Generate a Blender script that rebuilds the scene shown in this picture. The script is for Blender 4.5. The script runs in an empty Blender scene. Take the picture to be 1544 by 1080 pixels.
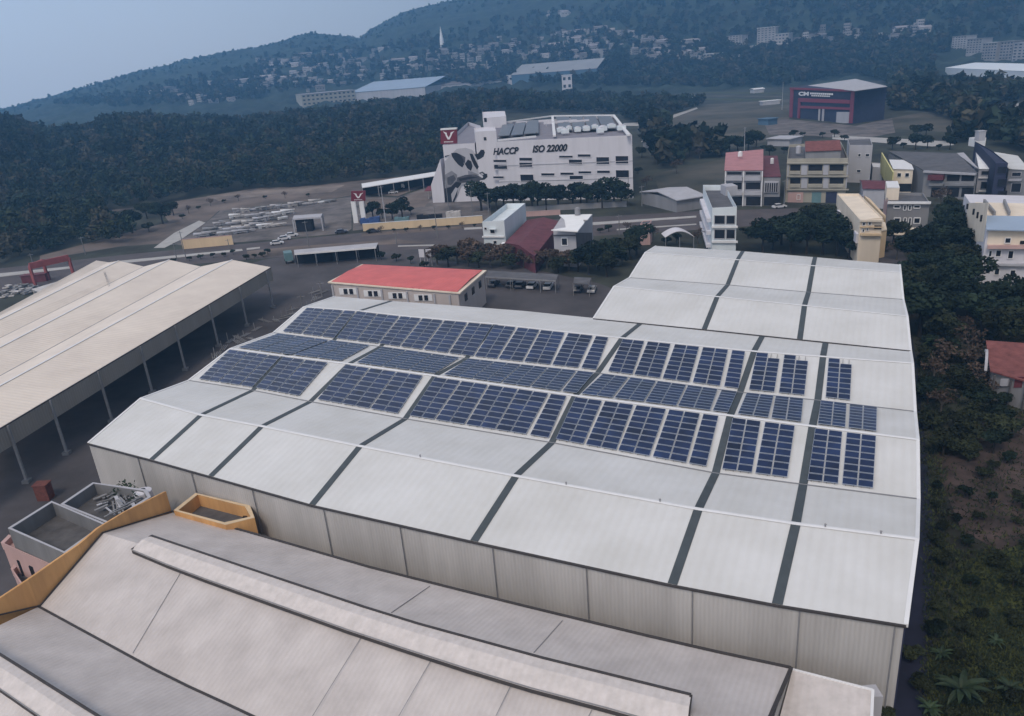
import bpy, bmesh, math, random
import numpy as np
from mathutils import Vector, noise
random.seed(7)
rng = np.random.default_rng(7)
C = bpy.context.scene.collection
rad = math.radians

# ---------------------------------------------------------------- survey: one fixed viewpoint 50 m up, bearings measured from it
FP, CH = 1150.0, 50.0
ROLL = math.atan(.085)
PITCH = math.atan((540 - 95) * math.cos(ROLL) / FP)
Fv = Vector((0, math.cos(PITCH), -math.sin(PITCH)))
U0 = Vector((0, math.sin(PITCH), math.cos(PITCH)))
R0 = Vector((1, 0, 0))
Rv = R0 * math.cos(ROLL) - U0 * math.sin(ROLL)
Uv = R0 * math.sin(ROLL) + U0 * math.cos(ROLL)
CAM = Vector((0, 0, CH))


def ray(x, y):
    return Fv + Rv * ((x - 772) / FP) - Uv * ((y - 540) / FP)


def P(x, y, z=0.0):
    D = ray(x, y)
    return CAM + D * ((z - CH) / D.z)


def zat(pt, x, y):
    D = ray(x, y)
    return CH + D.z / math.hypot(D.x, D.y) * math.hypot(pt.x, pt.y)


def onwall(A, B, x, y):
    n = Vector((B.y - A.y, A.x - B.x, 0))
    D = ray(x, y)
    return CAM + D * ((A - CAM).dot(n) / D.dot(n))


def px_az(x):
    D = ray(x, 95 - .085 * (x - 772))
    return math.atan2(D.x, D.y)


def sstep(t):
    t = min(1, max(0, t))
    return t * t * (3 - 2 * t)


def prof(tab, d, drop):
    return [(px_az(x), CH - (y - (95 - .085 * (x - 772))) * d / FP - drop) for x, y in tab]


MID = prof([(-400, 150), (0, 172), (15, 173), (60, 188), (130, 178), (165, 167), (250, 170), (380, 172), (470, 160), (560, 150), (620, 146), (700, 136), (760, 133),
            (850, 142), (900, 152), (960, 175), (1030, 190)], 800, 9)
FAR = prof([(-500, 172), (0, 163), (60, 150), (200, 118), (350, 86), (400, 80), (480, 60), (550, 65), (572, 52), (620, 32), (680, 18), (760, 5), (850, -15), (1000, -50),
            (1200, -75), (1544, -100), (2100, -110)], 2400, 6)


def interp(tab, a):
    if a <= tab[0][0]: return tab[0][1]
    for (a0, v0), (a1, v1) in zip(tab, tab[1:]):
        if a <= a1: return v0 + (v1 - v0) * (a - a0) / (a1 - a0)
    return tab[-1][1]


def tmid(x, y):
    d = math.hypot(x, y); a = math.atan2(x, y)
    zc = max(0, interp(MID, a))
    if a > MID[-1][0]: zc = 0
    if a > MID[-3][0]: zc *= max(0, (MID[-1][0] - a) / (MID[-1][0] - MID[-3][0]))
    d0 = 380 if a < px_az(650) else 470
    return zc * sstep((d - d0) / (800 - d0)) * (1 - sstep((d - 820) / 220))


def tfar(x, y):
    d = math.hypot(x, y); a = math.atan2(x, y)
    z = interp(FAR, a) * sstep((d - 950) / 1450)
    return z + (5 * noise.noise(Vector((x / 160, y / 160, 0))) * sstep((d - 1100) / 400))


def T(x, y):
    return max(0, tmid(x, y), tfar(x, y))


def G(px, py, h=0.0):
    D = ray(px, py); L = math.hypot(D.x, D.y)
    t = 100 / L
    while t * L < 3300:
        p = CAM + D * t
        if p.z - h <= T(p.x, p.y): return Vector((p.x, p.y, T(p.x, p.y)))
        t += 6 / L
    p = CAM + D * (2400 / L)
    return Vector((p.x, p.y, T(p.x, p.y)))


def pix(v):
    d = v - CAM
    k = d.dot(Fv)
    return 772 + FP * d.dot(Rv) / k, 540 - FP * d.dot(Uv) / k


# ---------------------------------------------------------------- materials
def mat(name, rgb, rough=.8, var=.12, scale=.4, bump=0, metal=0, streak=False, spec=.3, rnd=0.0, rib=None, tint=None):
    m = bpy.data.materials.new(name); m.use_nodes = True
    nt = m.node_tree; N = nt.nodes; L = nt.links
    b = N['Principled BSDF']
    b.inputs['Roughness'].default_value = rough
    b.inputs['Metallic'].default_value = metal
    b.inputs['Specular IOR Level'].default_value = spec
    geo = N.new('ShaderNodeNewGeometry')
    mp = N.new('ShaderNodeMapping')
    if streak: mp.inputs['Scale'].default_value = (1, 1, .12)
    L.new(geo.outputs['Position'], mp.inputs['Vector'])
    nz = N.new('ShaderNodeTexNoise'); nz.inputs['Scale'].default_value = scale; nz.inputs['Detail'].default_value = 6; nz.inputs['Roughness'].default_value = .65
    L.new(mp.outputs['Vector'], nz.inputs['Vector'])
    cr = N.new('ShaderNodeValToRGB')
    e = cr.color_ramp.elements
    e[0].position = .3; e[1].position = .7
    t = tint or rgb
    e[0].color = (*[max(0, c * (1 - var)) for c in t], 1); e[1].color = (*[min(1, c * (1 + var)) for c in rgb], 1)
    L.new(nz.outputs['Fac'], cr.inputs['Fac'])
    src = cr.outputs['Color']
    if rnd:
        oi = N.new('ShaderNodeObjectInfo'); mr = N.new('ShaderNodeMapRange')
        mr.inputs['To Min'].default_value = 1 - rnd; mr.inputs['To Max'].default_value = 1 + rnd
        L.new(oi.outputs['Random'], mr.inputs['Value'])
        hs = N.new('ShaderNodeHueSaturation'); L.new(mr.outputs['Result'], hs.inputs['Value']); L.new(src, hs.inputs['Color']); src = hs.outputs['Color']
    hgt = None
    if rib:                      # corrugation: (direction vector in plan, pitch in metres, strength)
        (dx, dy), pitch, st = rib
        vm = N.new('ShaderNodeVectorMath'); vm.operation = 'DOT_PRODUCT'; vm.inputs[1].default_value = (dx, dy, 0)
        L.new(geo.outputs['Position'], vm.inputs[0])
        mm = N.new('ShaderNodeMath'); mm.operation = 'MULTIPLY'; mm.inputs[1].default_value = 2 * math.pi / pitch; L.new(vm.outputs['Value'], mm.inputs[0])
        sn = N.new('ShaderNodeMath'); sn.operation = 'SINE'; L.new(mm.outputs[0], sn.inputs[0])
        hgt = sn.outputs[0]
        mr2 = N.new('ShaderNodeMapRange'); mr2.inputs['From Min'].default_value = -1; mr2.inputs['To Min'].default_value = 1 - .35 * st; mr2.inputs['To Max'].default_value = 1
        L.new(hgt, mr2.inputs['Value'])
        hs2 = N.new('ShaderNodeHueSaturation'); L.new(mr2.outputs['Result'], hs2.inputs['Value']); L.new(src, hs2.inputs['Color']); src = hs2.outputs['Color']
    L.new(src, b.inputs['Base Color'])
    if bump or rib:
        bp = N.new('ShaderNodeBump'); bp.inputs['Strength'].default_value = bump or .3; bp.inputs['Distance'].default_value = .05 if rib else .3
        L.new(hgt if (rib and not bump) else nz.outputs['Fac'], bp.inputs['Height'])
        L.new(bp.outputs['Normal'], b.inputs['Normal'])
    return m


def U(p, q):
    d = (q - p); d.z = 0; d.normalize(); return (d.x, d.y)


M = {}
M['roofw'] = mat('white_metal_roof', (.60, .60, .60), .55, .05, .12, rib=((.89, -.45), .9, .045), tint=(.555, .55, .535))
M['roofcream'] = mat('cream_metal_roof', (.70, .62, .54), .55, .05, .15, rib=(U(P(0, 645, 9), P(408, 403, 9)), .8, .04), tint=(.65, .57, .50))
M['rooff'] = mat('aged_pale_metal_roof', (.53, .49, .475), .6, .08, .3, rib=((.89, -.45),   .45, .10), tint=(.475, .435, .42))
M['rooff2'] = mat('pale_annex_roof', (.60, .55, .53), .6, .05, 1.2, rib=((.89, -.45), .6, .06), tint=(.52, .48, .46))
M['wallw'] = mat('beige_ribbed_wall', (.46, .445, .435), .7, .08, .25, streak=True, rib=((.89, -.45), .35, .22), tint=(.39, .375, .365))
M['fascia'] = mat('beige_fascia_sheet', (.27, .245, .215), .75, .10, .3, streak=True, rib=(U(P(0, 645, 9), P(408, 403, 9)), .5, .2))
M['trim'] = mat('white_trim', (.68, .68, .69), .5, .05, .5)
M['seam'] = mat('grey_roof_strip', (.060, .072, .080), .7, .15, .8)
M['gutter'] = mat('dark_gutter', (.05, .045, .045), .7, .2, 1)
M['cell'] = mat('solar_cells', (.012, .025, .076), .3, .35, .35, spec=.35, tint=(.011, .019, .050), rnd=.25)
M['frame'] = mat('aluminium_frame', (.40, .44, .52), .4, .05, 1, metal=.4)
M['steel'] = mat('grey_steel', (.22, .22, .23), .6, .15, 1)
M['asph'] = mat('asphalt_yard', (.068, .062, .066), .9, .32, .09, bump=.1)
M['road'] = mat('road_asphalt', (.080, .068, .070), .9, .28, .15)
M['kerb'] = mat('pale_concrete', (.36, .35, .34), .85, .15, .3)
M['conc'] = mat('grey_concrete', (.17, .17, .175), .85, .22, .35, streak=True)
M['concd'] = mat('stained_concrete', (.085, .08, .08), .9, .35, .5)
M['dirt'] = mat('brown_dirt', (.15, .12, .105), .95, .4, .035, tint=(.085, .07, .062))
M['dirtl'] = mat('pale_dirt', (.21, .175, .155), .95, .4, .05, tint=(.12, .10, .09))
M['gravel'] = mat('grey_yard_ground', (.135, .12, .115), .95, .45, .10, tint=(.09, .08, .078))
M['ground'] = mat('scrub_ground', (.040, .044, .032), 1, .5, .05, bump=.3, tint=(.028, .024, .020))
M['field'] = mat('fallow_field', (.085, .075, .062), 1, .4, .02, tint=(.045, .05, .035))
M['redsoil'] = mat('reddish_soil', (.062, .044, .040), 1, .45, .25, bump=.3, tint=(.038, .030, .026))
M['shade_navy'] = mat('painted_ground_shade', (.016, .018, .036), .9, .3, .3)  # near-black navy that paints shade onto the ground
M['grassg'] = mat('olive_grass', (.046, .054, .016), 1, .5, .3, bump=.3)
M['hillm'] = mat('wooded_hill', (.022, .032, .022), 1, .6, .03, bump=1.0, tint=(.010, .016, .013))
M['bark'] = mat('bark', (.035, .030, .026), .95, .3, 3)
M['barkp'] = mat('pale_dry_bark', (.09, .08, .07), .95, .3, 3)
M['leaf'] = mat('dark_leaves', (.017, .027, .017), .85, .6, .35, rnd=.35, tint=(.009, .014, .011), spec=.1)
M['leaf2'] = mat('olive_leaves', (.027, .033, .017), .85, .5, .35, rnd=.35, tint=(.015, .018, .012), spec=.1)
M['leafb'] = mat('brown_leaves', (.085, .058, .042), .8, .45, .5, rnd=.25, tint=(.05, .035, .028))
M['leafg'] = mat('fresh_leaves', (.026, .045, .020), .6, .4, .8, rnd=.25)
M['red'] = mat('red_roof_sheet', (.60, .14, .13), .6, .08, .3, rib=((.89, -.45), .8, .10), tint=(.54, .125, .12))
M['pinkroof'] = mat('faded_pink_roof', (.38, .18, .19), .7, .15, .4)
M['maroon'] = mat('maroon_sheet', (.12, .035, .045), .7, .3, .5)
M['brownroof'] = mat('weathered_red_roof', (.17, .06, .055), .8, .35, .8)
M['signred'] = mat('sign_red', (.15, .018, .03), .6, .06, 1)
M['whitep'] = mat('white_painted_wall', (.56, .55, .59), .8, .08, .3, streak=True)
M['whiteb'] = mat('blue_white_wall', (.62, .67, .70), .8, .08, .3, streak=True)
M['whiteroof'] = mat('bright_white_roof', (.78, .78, .78), .6, .05, .3)
M['cream'] = mat('cream_wall', (.70, .61, .50), .85, .10, .3, streak=True)
M['yellow'] = mat('ochre_wall', (.60, .34, .14), .8, .16, .35, streak=True, tint=(.50, .27, .11))
M['yellowp'] = mat('pale_yellow_wall', (.60, .46, .30), .85, .12, .3, streak=True)
M['yellowl'] = mat('lemon_wall', (.55, .52, .25), .85, .1, .3)
M['pink'] = mat('pink_wall', (.46, .31, .29), .85, .10, .3, streak=True)
M['gantry'] = mat('faded_red_steel', (.30, .085, .085), .7, .2, .5)
M['hallred'] = mat('hall_red_frame', (.20, .045, .075), .6, .1, 1)
M['paleblush'] = mat('pale_blush_wall', (.45, .40, .38), .85, .10, .3, streak=True)
M['greyw'] = mat('grey_cement_wall', (.22, .22, .23), .85, .15, .3, streak=True)
M['lgrey'] = mat('light_grey_wall', (.38, .38, .41), .85, .1, .3, streak=True)
M['tan'] = mat('tan_wall', (.33, .31, .26), .85, .12, .4, streak=True)
M['dgrey'] = mat('dark_grey_roof', (.10, .10, .11), .85, .25, .4)
M['glass'] = mat('dark_glass', (.018, .020, .028), .15, .3, .5, spec=.6)
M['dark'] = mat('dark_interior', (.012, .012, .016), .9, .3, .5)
M['black'] = mat('black_paint', (.012, .012, .016), .7, .2, 1)
M['cowgrey'] = mat('mural_grey', (.20, .20, .22), .8, .25, .5)
M['hazroof'] = mat('far_factory_roof', (.24, .25, .27), .7, .12, .05)
M['cowmid'] = mat('mural_mid_grey', (.07, .07, .08), .8, .3, .5)
M['teal'] = mat('teal_paint', (.12, .21, .23), .7, .15, .5)
M['bluew'] = mat('dull_blue_sheet', (.07, .13, .20), .7, .15, .1)
M['blueroof'] = mat('pale_blue_roof', (.27, .34, .44), .6, .08, .05)
M['blue'] = mat('blue_cloth', (.04, .08, .22), .8, .3, 1)
M['navy'] = mat('painted_wall_shade', (.03, .035, .07), .8, .2, .5)
M['roofsol'] = mat('grey_roof_panels', (.13, .14, .16), .4, .15, .2)
M['haroof'] = mat('lilac_grey_roof', (.20, .19, .22), .7, .12, .2)
M['tarp'] = mat('pale_tarpaulin', (.45, .43, .42), .8, .25, .6)
M['slab'] = mat('cut_stone_slabs', (.34, .33, .34), .8, .3, .4)
M['rust'] = mat('rusty_metal', (.13, .045, .035), .85, .3, 2)
M['tyre'] = mat('tyre_rubber', (.02, .02, .02), .9, .1, 3)
M['carw'] = mat('white_car_paint', (.55, .55, .57), .3, .03, 1, spec=.5)
M['carg'] = mat('silver_car_paint', (.27, .28, .30), .3, .03, 1, spec=.5)
M['card'] = mat('dark_car_paint', (.04, .045, .06), .3, .03, 1, spec=.5)
M['town'] = mat('pale_house_wall', (.28, .27, .275), .85, .2, .1, rnd=.35)
M['townroof'] = mat('house_roof', (.22, .20, .21), .85, .3, .1, rnd=.5)
M['greenhouse'] = mat('white_greenhouse_film', (.62, .66, .70), .6, .05, .1)
M['forestd'] = mat('forest_dark_leaves', (.018, .032, .018), .8, .5, .05, tint=(.012, .02, .014))
M['forestb'] = mat('forest_dry_leaves', (.05, .045, .028), .8, .5, .05, tint=(.03, .032, .02))


# ---------------------------------------------------------------- mesh helpers
class MB:
    def __init__(s): s.v = []; s.f = []; s.m = []

    def poly(s, pts, mi=0):
        i = len(s.v); s.v += [Vector(p) for p in pts]; s.f.append(list(range(i, i + len(pts)))); s.m.append(mi); return s

    def slab(s, pts, t, mi=0, up=None):
        """closed slab: polygon pts is the top, thickness t along -up"""
        up = up or Vector((0, 0, 1)); n = len(pts); i = len(s.v)
        s.v += [Vector(p) for p in pts] + [Vector(p) - up * t for p in pts]
        s.f.append(list(range(i, i + n))); s.f.append(list(range(i + 2 * n - 1, i + n - 1, -1)))
        s.f += [[i + k, i + n + k, i + n + (k + 1) % n, i + (k + 1) % n] for k in range(n)]
        s.m += [mi] * (n + 2); return s

    def prism(s, pts, z0, z1, mi=0):
        return s.slab([Vector((p[0], p[1], z1)) for p in pts], z1 - z0, mi)

    def beam(s, p, q, w, h=None, mi=0, up=None):
        p = Vector(p); q = Vector(q); h = h or w
        d = (q - p).normalized(); up = up or (Vector((0, 0, 1)) if abs(d.z) < .9 else Vector((0, 1, 0)))
        a = d.cross(up).normalized() * (w / 2); b = a.cross(d).normalized() * (h / 2)
        i = len(s.v)
        for c in (p, q): s.v += [c - a - b, c + a - b, c + a + b, c - a + b]
        for f in ((0, 1, 2, 3), (7, 6, 5, 4), (0, 4, 5, 1), (1, 5, 6, 2), (2, 6, 7, 3), (3, 7, 4, 0)):
            s.f.append([i + k for k in f]); s.m.append(mi)
        return s

    def tube(s, p, q, r0, r1=None, n=8, mi=0):
        p = Vector(p); q = Vector(q); r1 = r0 if r1 is None else r1
        d = (q - p).normalized(); a = d.orthogonal().normalized(); b = d.cross(a)
        i = len(s.v)
        for c, r in ((p, r0), (q, r1)):
            for k in range(n):
                t = 2 * math.pi * k / n; s.v.append(c + (a * math.cos(t) + b * math.sin(t)) * r)
        for k in range(n):
            s.f.append([i + k, i + (k + 1) % n, i + n + (k + 1) % n, i + n + k]); s.m.append(mi)
        s.f.append([i + k for k in range(n)][::-1]); s.f.append([i + n + k for k in range(n)]); s.m += [mi, mi]
        return s

    def build(s, name, mats, parent=None, label=None, smooth=False):
        if not isinstance(mats, (list, tuple)): mats = [mats]
        me = bpy.data.meshes.new(name)
        off = Vector(parent['_o']) if parent is not None and '_o' in parent else Vector((0, 0, 0))
        me.from_pydata([tuple(v - off) for v in s.v], [], s.f)
        for m in mats: me.materials.append(m)
        me.polygons.foreach_set('material_index', s.m)
        if smooth: me.polygons.foreach_set('use_smooth', [True] * len(s.f))
        bm = bmesh.new(); bm.from_mesh(me); bmesh.ops.recalc_face_normals(bm, faces=bm.faces); bm.to_mesh(me); bm.free()
        me.update()
        o = bpy.data.objects.new(name, me); C.objects.link(o)
        if parent is not None:
            o.parent = parent; o['_o'] = tuple(off)
        if label: o['label'] = label
        return o


def thing(name, label, cat, loc=(0, 0, 0), group=None):
    o = bpy.data.objects.new(name, None); C.objects.link(o); o.location = loc; o['_o'] = tuple(loc)
    o.empty_display_size = .5
    tag(o, label, cat, group); return o


def tag(o, label, cat, group=None, kind=None):
    if label: o['label'] = label
    if cat: o['category'] = cat
    if group: o['group'] = group
    if kind: o['kind'] = kind
    return o


def single(mb, name, mats, label, cat, group=None, smooth=False):
    """one-mesh thing with its origin at its base"""
    c = Vector((sum(v.x for v in mb.v) / len(mb.v), sum(v.y for v in mb.v) / len(mb.v), min(v.z for v in mb.v)))
    mb.v = [v - c for v in mb.v]
    o = mb.build(name, mats, smooth=smooth); o.location = c
    return tag(o, label, cat, group)


def structure(mb, name, mats, kind='structure', smooth=False):
    o = mb.build(name, mats, smooth=smooth); o['kind'] = kind; return o


def dup(root, loc, rz=0.0, sc=1.0, label=None, group=None):
    r = root.copy(); C.objects.link(r); r.location = loc; r.rotation_euler = (0, 0, rz)
    r.scale = (sc, sc, sc) if not isinstance(sc, (tuple, list)) else sc
    if label: r['label'] = label
    if group: r['group'] = group
    for ch in root.children:
        c = ch.copy(); C.objects.link(c); c.parent = r
        for g in ch.children:
            d = g.copy(); C.objects.link(d); d.parent = c
    return r


ORD = ['first', 'second', 'third', 'fourth', 'fifth', 'sixth', 'seventh', 'eighth', 'ninth', 'tenth', 'eleventh', 'twelfth', 'thirteenth', 'fourteenth',
       'fifteenth', 'sixteenth', 'seventeenth', 'eighteenth', 'nineteenth', 'twentieth', 'twenty-first', 'twenty-second', 'twenty-third', 'twenty-fourth', 'twenty-fifth']


def drop(p, z=0.0): return Vector((p.x, p.y, z))


def lerp(a, b, t): return a + (b - a) * t


def text_on(s, A, B, x0, y0, x1, y1, out, shear=0, bold=0.0, extr=.12, mi=0, mb=None):
    """lettering fitted into the pixel box on the vertical wall A-B"""
    cu = bpy.data.curves.new('t', 'FONT'); cu.body = s; cu.shear = shear; cu.offset = bold; cu.resolution_u = 4; cu.fill_mode = 'FRONT'
    o = bpy.data.objects.new('t', cu); C.objects.link(o)
    dg = bpy.context.evaluated_depsgraph_get(); me = bpy.data.meshes.new_from_object(o.evaluated_get(dg))
    vs = [v.co.copy() for v in me.vertices]; fs = [list(p.vertices) for p in me.polygons]
    mnx = min(v.x for v in vs); mxx = max(v.x for v in vs); mny = min(v.y for v in vs); mxy = max(v.y for v in vs)
    n = Vector((B.y - A.y, A.x - B.x, 0)).normalized()
    if n.dot(CAM - A) < 0: n = -n
    p00 = onwall(A, B, x0, y1[0]); p10 = onwall(A, B, x1, y1[1]); p01 = onwall(A, B, x0, y0[0])
    ux = p10 - p00; uy = Vector((0, 0, (p01 - p00).z))
    mb = mb or MB(); i = len(mb.v)
    for v in vs:
        q = p00 + ux * ((v.x - mnx) / (mxx - mnx)) + uy * ((v.y - mny) / (mxy - mny))
        mb.v.append(q + n * out)
    mb.f += [[i + k for k in f] for f in fs]; mb.m += [mi] * len(fs)
    bpy.data.objects.remove(o); bpy.data.meshes.remove(me); bpy.data.curves.remove(cu)
    return mb


# ---------------------------------------------------------------- generic building from its roof corners
class Bld:
    def __init__(s, name, label, cat, roofpx, h, wall, roof, par=.6, group=None, z0=0, gable=None, roofm_over=.0, flat=True, rect=False):
        s.h = h; q = [P(x, y, h) for x, y in roofpx]
        if rect: q[3] = q[0] + (q[2] - q[1])
        s.q = [Vector((p.x, p.y, 0)) for p in q]
        cx = sum((p for p in s.q), Vector()) / 4
        s.root = thing(name, label, cat, (cx.x, cx.y, z0), group)
        s.wallm = wall; s.z0 = z0
        fl, fr, br, bl = s.q
        mb = MB(); inn = []
        t = .25
        for k, p in enumerate(s.q):
            inn.append(p + (cx - p).normalized() * (t * 1.5))
        if flat:
            for k in range(4):
                a, b = s.q[k], s.q[(k + 1) % 4]; ia, ib = inn[k], inn[(k + 1) % 4]
                mb.slab([Vector((a.x, a.y, h)), Vector((b.x, b.y, h)), Vector((ib.x, ib.y, h)), Vector((ia.x, ia.y, h))], h - z0)
            s.wall = mb.build('wall', wall, s.root)
            MB().slab([Vector((p.x, p.y, h - par)) for p in inn], .3).build('roof', roof, s.root)
        else:
            mb.prism([(p.x, p.y) for p in s.q], z0, h)
            s.wall = mb.build('wall', wall, s.root)

    def shed(s, roof, dz_back, over=.5, t=.2, mi=None):
        """single pitch or flat sheet roof over the walls"""
        fl, fr, br, bl = s.q; c = sum(s.q, Vector()) / 4; pts = []
        for p, dz in ((fl, 0), (fr, 0), (br, dz_back), (bl, dz_back)):
            o = p + (p - c).normalized() * over; pts.append(Vector((o.x, o.y, s.h + dz + t)))
        return MB().slab(pts, t - .005).build('roof', roof, s.root)

    def gable(s, roof, rise, axis='lr', over=.5):
        fl, fr, br, bl = s.q; c = sum(s.q, Vector()) / 4
        e = [Vector((*(p + (p - c).normalized() * over).xy, s.h + .01)) for p in s.q]
        fl, fr, br, bl = e
        if axis == 'lr':   # ridge runs left-right
            r0 = (fl + bl) / 2; r1 = (fr + br) / 2
        else:
            r0 = (fl + fr) / 2; r1 = (bl + br) / 2
        r0 = r0 + Vector((0, 0, rise)); r1 = r1 + Vector((0, 0, rise))
        mb = MB()
        if axis == 'lr':
            mb.slab([fl, fr, r1, r0], .15); mb.slab([r0, r1, br, bl], .15); mb.poly([fl, r0, bl], 1); mb.poly([fr, br, r1], 1)
        else:
            mb.slab([fl, r0, r1, bl], .15); mb.slab([r0, fr, br, r1], .15); mb.poly([fl, fr, r0], 1); mb.poly([bl, r1, br], 1)
        return mb.build('roof', [roof, s.wallm], s.root)

    def side(s, w):
        fl, fr, br, bl = s.q
        return {'f': (fl, fr), 'r': (fr, br), 'l': (bl, fl)}[w]

    def box(s, w, x0, y0, x1, y1, out=.12, name='window', m='glass', frame='trim', fw=.12, deep=.3, label=None):
        A, B = s.side(w)
        n = Vector((B.y - A.y, A.x - B.x, 0)).normalized()
        if n.dot(CAM - A) < 0: n = -n
        if not isinstance(y0, tuple): y0 = (y0, y0)
        if not isinstance(y1, tuple): y1 = (y1, y1)
        p = [onwall(A, B, x0, y1[0]), onwall(A, B, x1, y1[1]), onwall(A, B, x1, y0[1]), onwall(A, B, x0, y0[0])]
        # true verticals from the mid bearings
        u = (B - A).normalized()
        ua = (p[0] + p[3]) / 2; ub = (p[1] + p[2]) / 2
        for k, c in ((0, ua), (3, ua), (1, ub), (2, ub)):
            p[k] = Vector((c.x, c.y, p[k].z))
        mb = MB()
        if name == 'window' and frame:
            for a, b in ((0, 1), (1, 2), (2, 3), (3, 0)):
                mb.beam(p[a] + n * out, p[b] + n * out, fw, deep * .6, up=n if abs((p[b] - p[a]).normalized().dot(n)) < .5 else None)
            f = mb.build('window', M[frame], s.root, label)
            f['_o'] = s.root['_o']
            q = [c + n * (out * .5) for c in p]
            MB().slab(q, .06, up=n).build('pane', M[m], f)
            return f
        q = [c + n * out for c in p]
        return mb.slab(q, deep, up=n).build(name, M[m] if isinstance(m, str) else m, s.root, label)

    def band(s, w, x0, y0, x1, y1, out=.35, m='trim', name='ledge'):
        return s.box(w, x0, y0, x1, y1, out, name, m, deep=out - .005)


# ================================================================ SETTING
def zone(name, pts, m, z):
    mb = MB().slab([P(x, y, 0) + Vector((0, 0, z)) for x, y in pts], z * .6 + .01)
    return structure(mb, name, M[m])


g = MB().slab([Vector((-4000, -300, 0)), Vector((4000, -300, 0)), Vector((4000, 3200, 0)), Vector((-4000, 3200, 0))], .5)
structure(g, 'ground', M['ground'])


def polar(name, func, a0, a1, na, ds, m, bumpy):
    vs = []; nd = len(ds)
    for i in range(na + 1):
        a = a0 + (a1 - a0) * i / na
        for d in ds:
            x, y = d * math.sin(a), d * math.cos(a)
            z = func(x, y)
            if z > 1: z += bumpy * (noise.noise(Vector((x / 14, y / 14, 3))) + .6 * noise.noise(Vector((x / 45, y / 45, 9)))) * min(1, d / 900)
            vs.append((x, y, z - .35))
    fs = [(i * nd + j, i * nd + j + 1, (i + 1) * nd + j + 1, (i + 1) * nd + j) for i in range(na) for j in range(nd - 1)]
    me = bpy.data.meshes.new(name); me.from_pydata(vs, [], fs); me.materials.append(M[m])
    me.polygons.foreach_set('use_smooth', [True] * len(fs))
    o = bpy.data.objects.new(name, me); C.objects.link(o); o['kind'] = 'structure'
    return o


polar('forest_hill', tmid, px_az(-500), px_az(1060), 200, [360 + 8 * k for k in range(90)], 'ground', 0)
polar('far_hills', tfar, px_az(-700), px_az(2200), 520, [940 + 11 * k for k in range(60)] + [1600 + 13 * k for k in range(75)] + [2580, 2750, 2900], 'hillm', 7)

zone('asphalt_yard', [(-160, 1000), (-160, 560), (200, 455), (400, 391), (560, 372), (640, 378), (740, 392), (905, 428), (935, 440), (1150, 560), (1200, 900), (600, 1000)], 'asph', .012)
zone('road', [(-200, 432), (0, 405), (200, 383), (400, 365), (560, 350), (720, 338), (940, 325), (1060, 318), (1180, 315), (1300, 311), (1300, 334), (1180, 338), (1060, 346), (940, 356),
              (720, 370), (620, 377), (420, 388), (250, 402), (100, 425), (-200, 470)], 'road', .02)
for nm, pts in (('kerb', [(-100, 431), (0, 413), (110, 402), (110, 405), (0, 418), (-100, 437)]),
                ('kerb', [(180, 394), (365, 376), (366, 378.5), (180, 398)]),
                ('kerb', [(372, 375), (392, 373), (392, 375), (372, 377.5)]),
                ('kerb', [(880, 337), (1050, 326), (1050, 328.5), (880, 341)]),
                ('kerb', [(700, 344), (727, 343), (727, 345.5), (700, 347)]),
                ('kerb', [(600, 371), (655, 369.5), (655, 371), (600, 372.5)]),
                ('kerb', [(930, 346), (1050, 338), (1050, 339.4), (930, 347.6)])):
    mb = MB().slab([P(x, y, 0) + Vector((0, 0, .15)) for x, y in pts], .14)
    structure(mb, nm, M['kerb'])
zone('dirt_lot', [(225, 300), (300, 292), (480, 279), (545, 272), (660, 262), (660, 272), (600, 296), (545, 292), (500, 300), (430, 306), (330, 318), (300, 345), (262, 366), (180, 372), (60, 392),
                  (60, 386), (215, 345), (255, 335), (245, 322), (210, 312)], 'dirt', .012)
zone('dirt_track', [(38, 344), (95, 330), (150, 318), (215, 308), (215, 313), (150, 323), (95, 335), (38, 346)], 'dirt', .03)
zone('storage_yard', [(300, 345), (332, 318), (430, 307), (500, 301), (530, 296), (530, 345), (520, 352), (400, 362), (285, 372), (262, 368)], 'gravel', .014)
zone('paved_yard', [(532, 296), (600, 298), (662, 276), (700, 290), (740, 312), (740, 332), (548, 346), (532, 348)], 'gravel', .016)
zone('concrete_ramp', [(232, 374), (262, 352), (300, 333), (310, 336), (272, 362), (248, 374)], 'kerb', .05)
zone('field', [(960, 192), (1000, 178), (1060, 158), (1190, 150), (1190, 200), (1150, 215), (1080, 225), (1000, 222)], 'field', .012)
zone('field', [(985, 262), (1100, 238), (1100, 265), (1060, 300), (1000, 305)], 'field', .016)
zone('field', [(1345, 178), (1400, 168), (1450, 185), (1440, 200), (1350, 195)], 'field', .012)
zone('field', [(1470, 190), (1500, 172), (1544, 160), (1600, 165), (1600, 200), (1544, 190)], 'field', .016)
zone('paved_plaza', [(1150, 182), (1192, 180), (1290, 190), (1345, 178), (1350, 200), (1290, 212), (1230, 205), (1160, 203)], 'gravel', .02)
zone('concrete_path', [(1255, 204), (1440, 214), (1438, 219), (1405, 221), (1255, 210)], 'kerb', .03)
zone('concrete_path', [(1455, 188), (1505, 162), (1544, 154), (1580, 153), (1580, 157), (1544, 158), (1512, 166), (1466, 191)], 'kerb', .03)
zone('dirt_track', [(940, 186), (960, 185), (1010, 175), (1050, 162), (1052, 164), (1012, 179), (962, 190), (940, 190)], 'kerb', .03)
for k, (y, m) in enumerate(((137, 'grassg'), (142, 'field'), (147, 'grassg'))):
    zone('field', [(905, y), (1180, y + 3), (1180, y + 5), (905, y + 1.5)], m, .02)
zone('earth_bank', [(372, 379), (440, 372), (600, 361), (640, 366), (560, 370), (440, 383), (375, 392)], 'dirt', .03)
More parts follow.
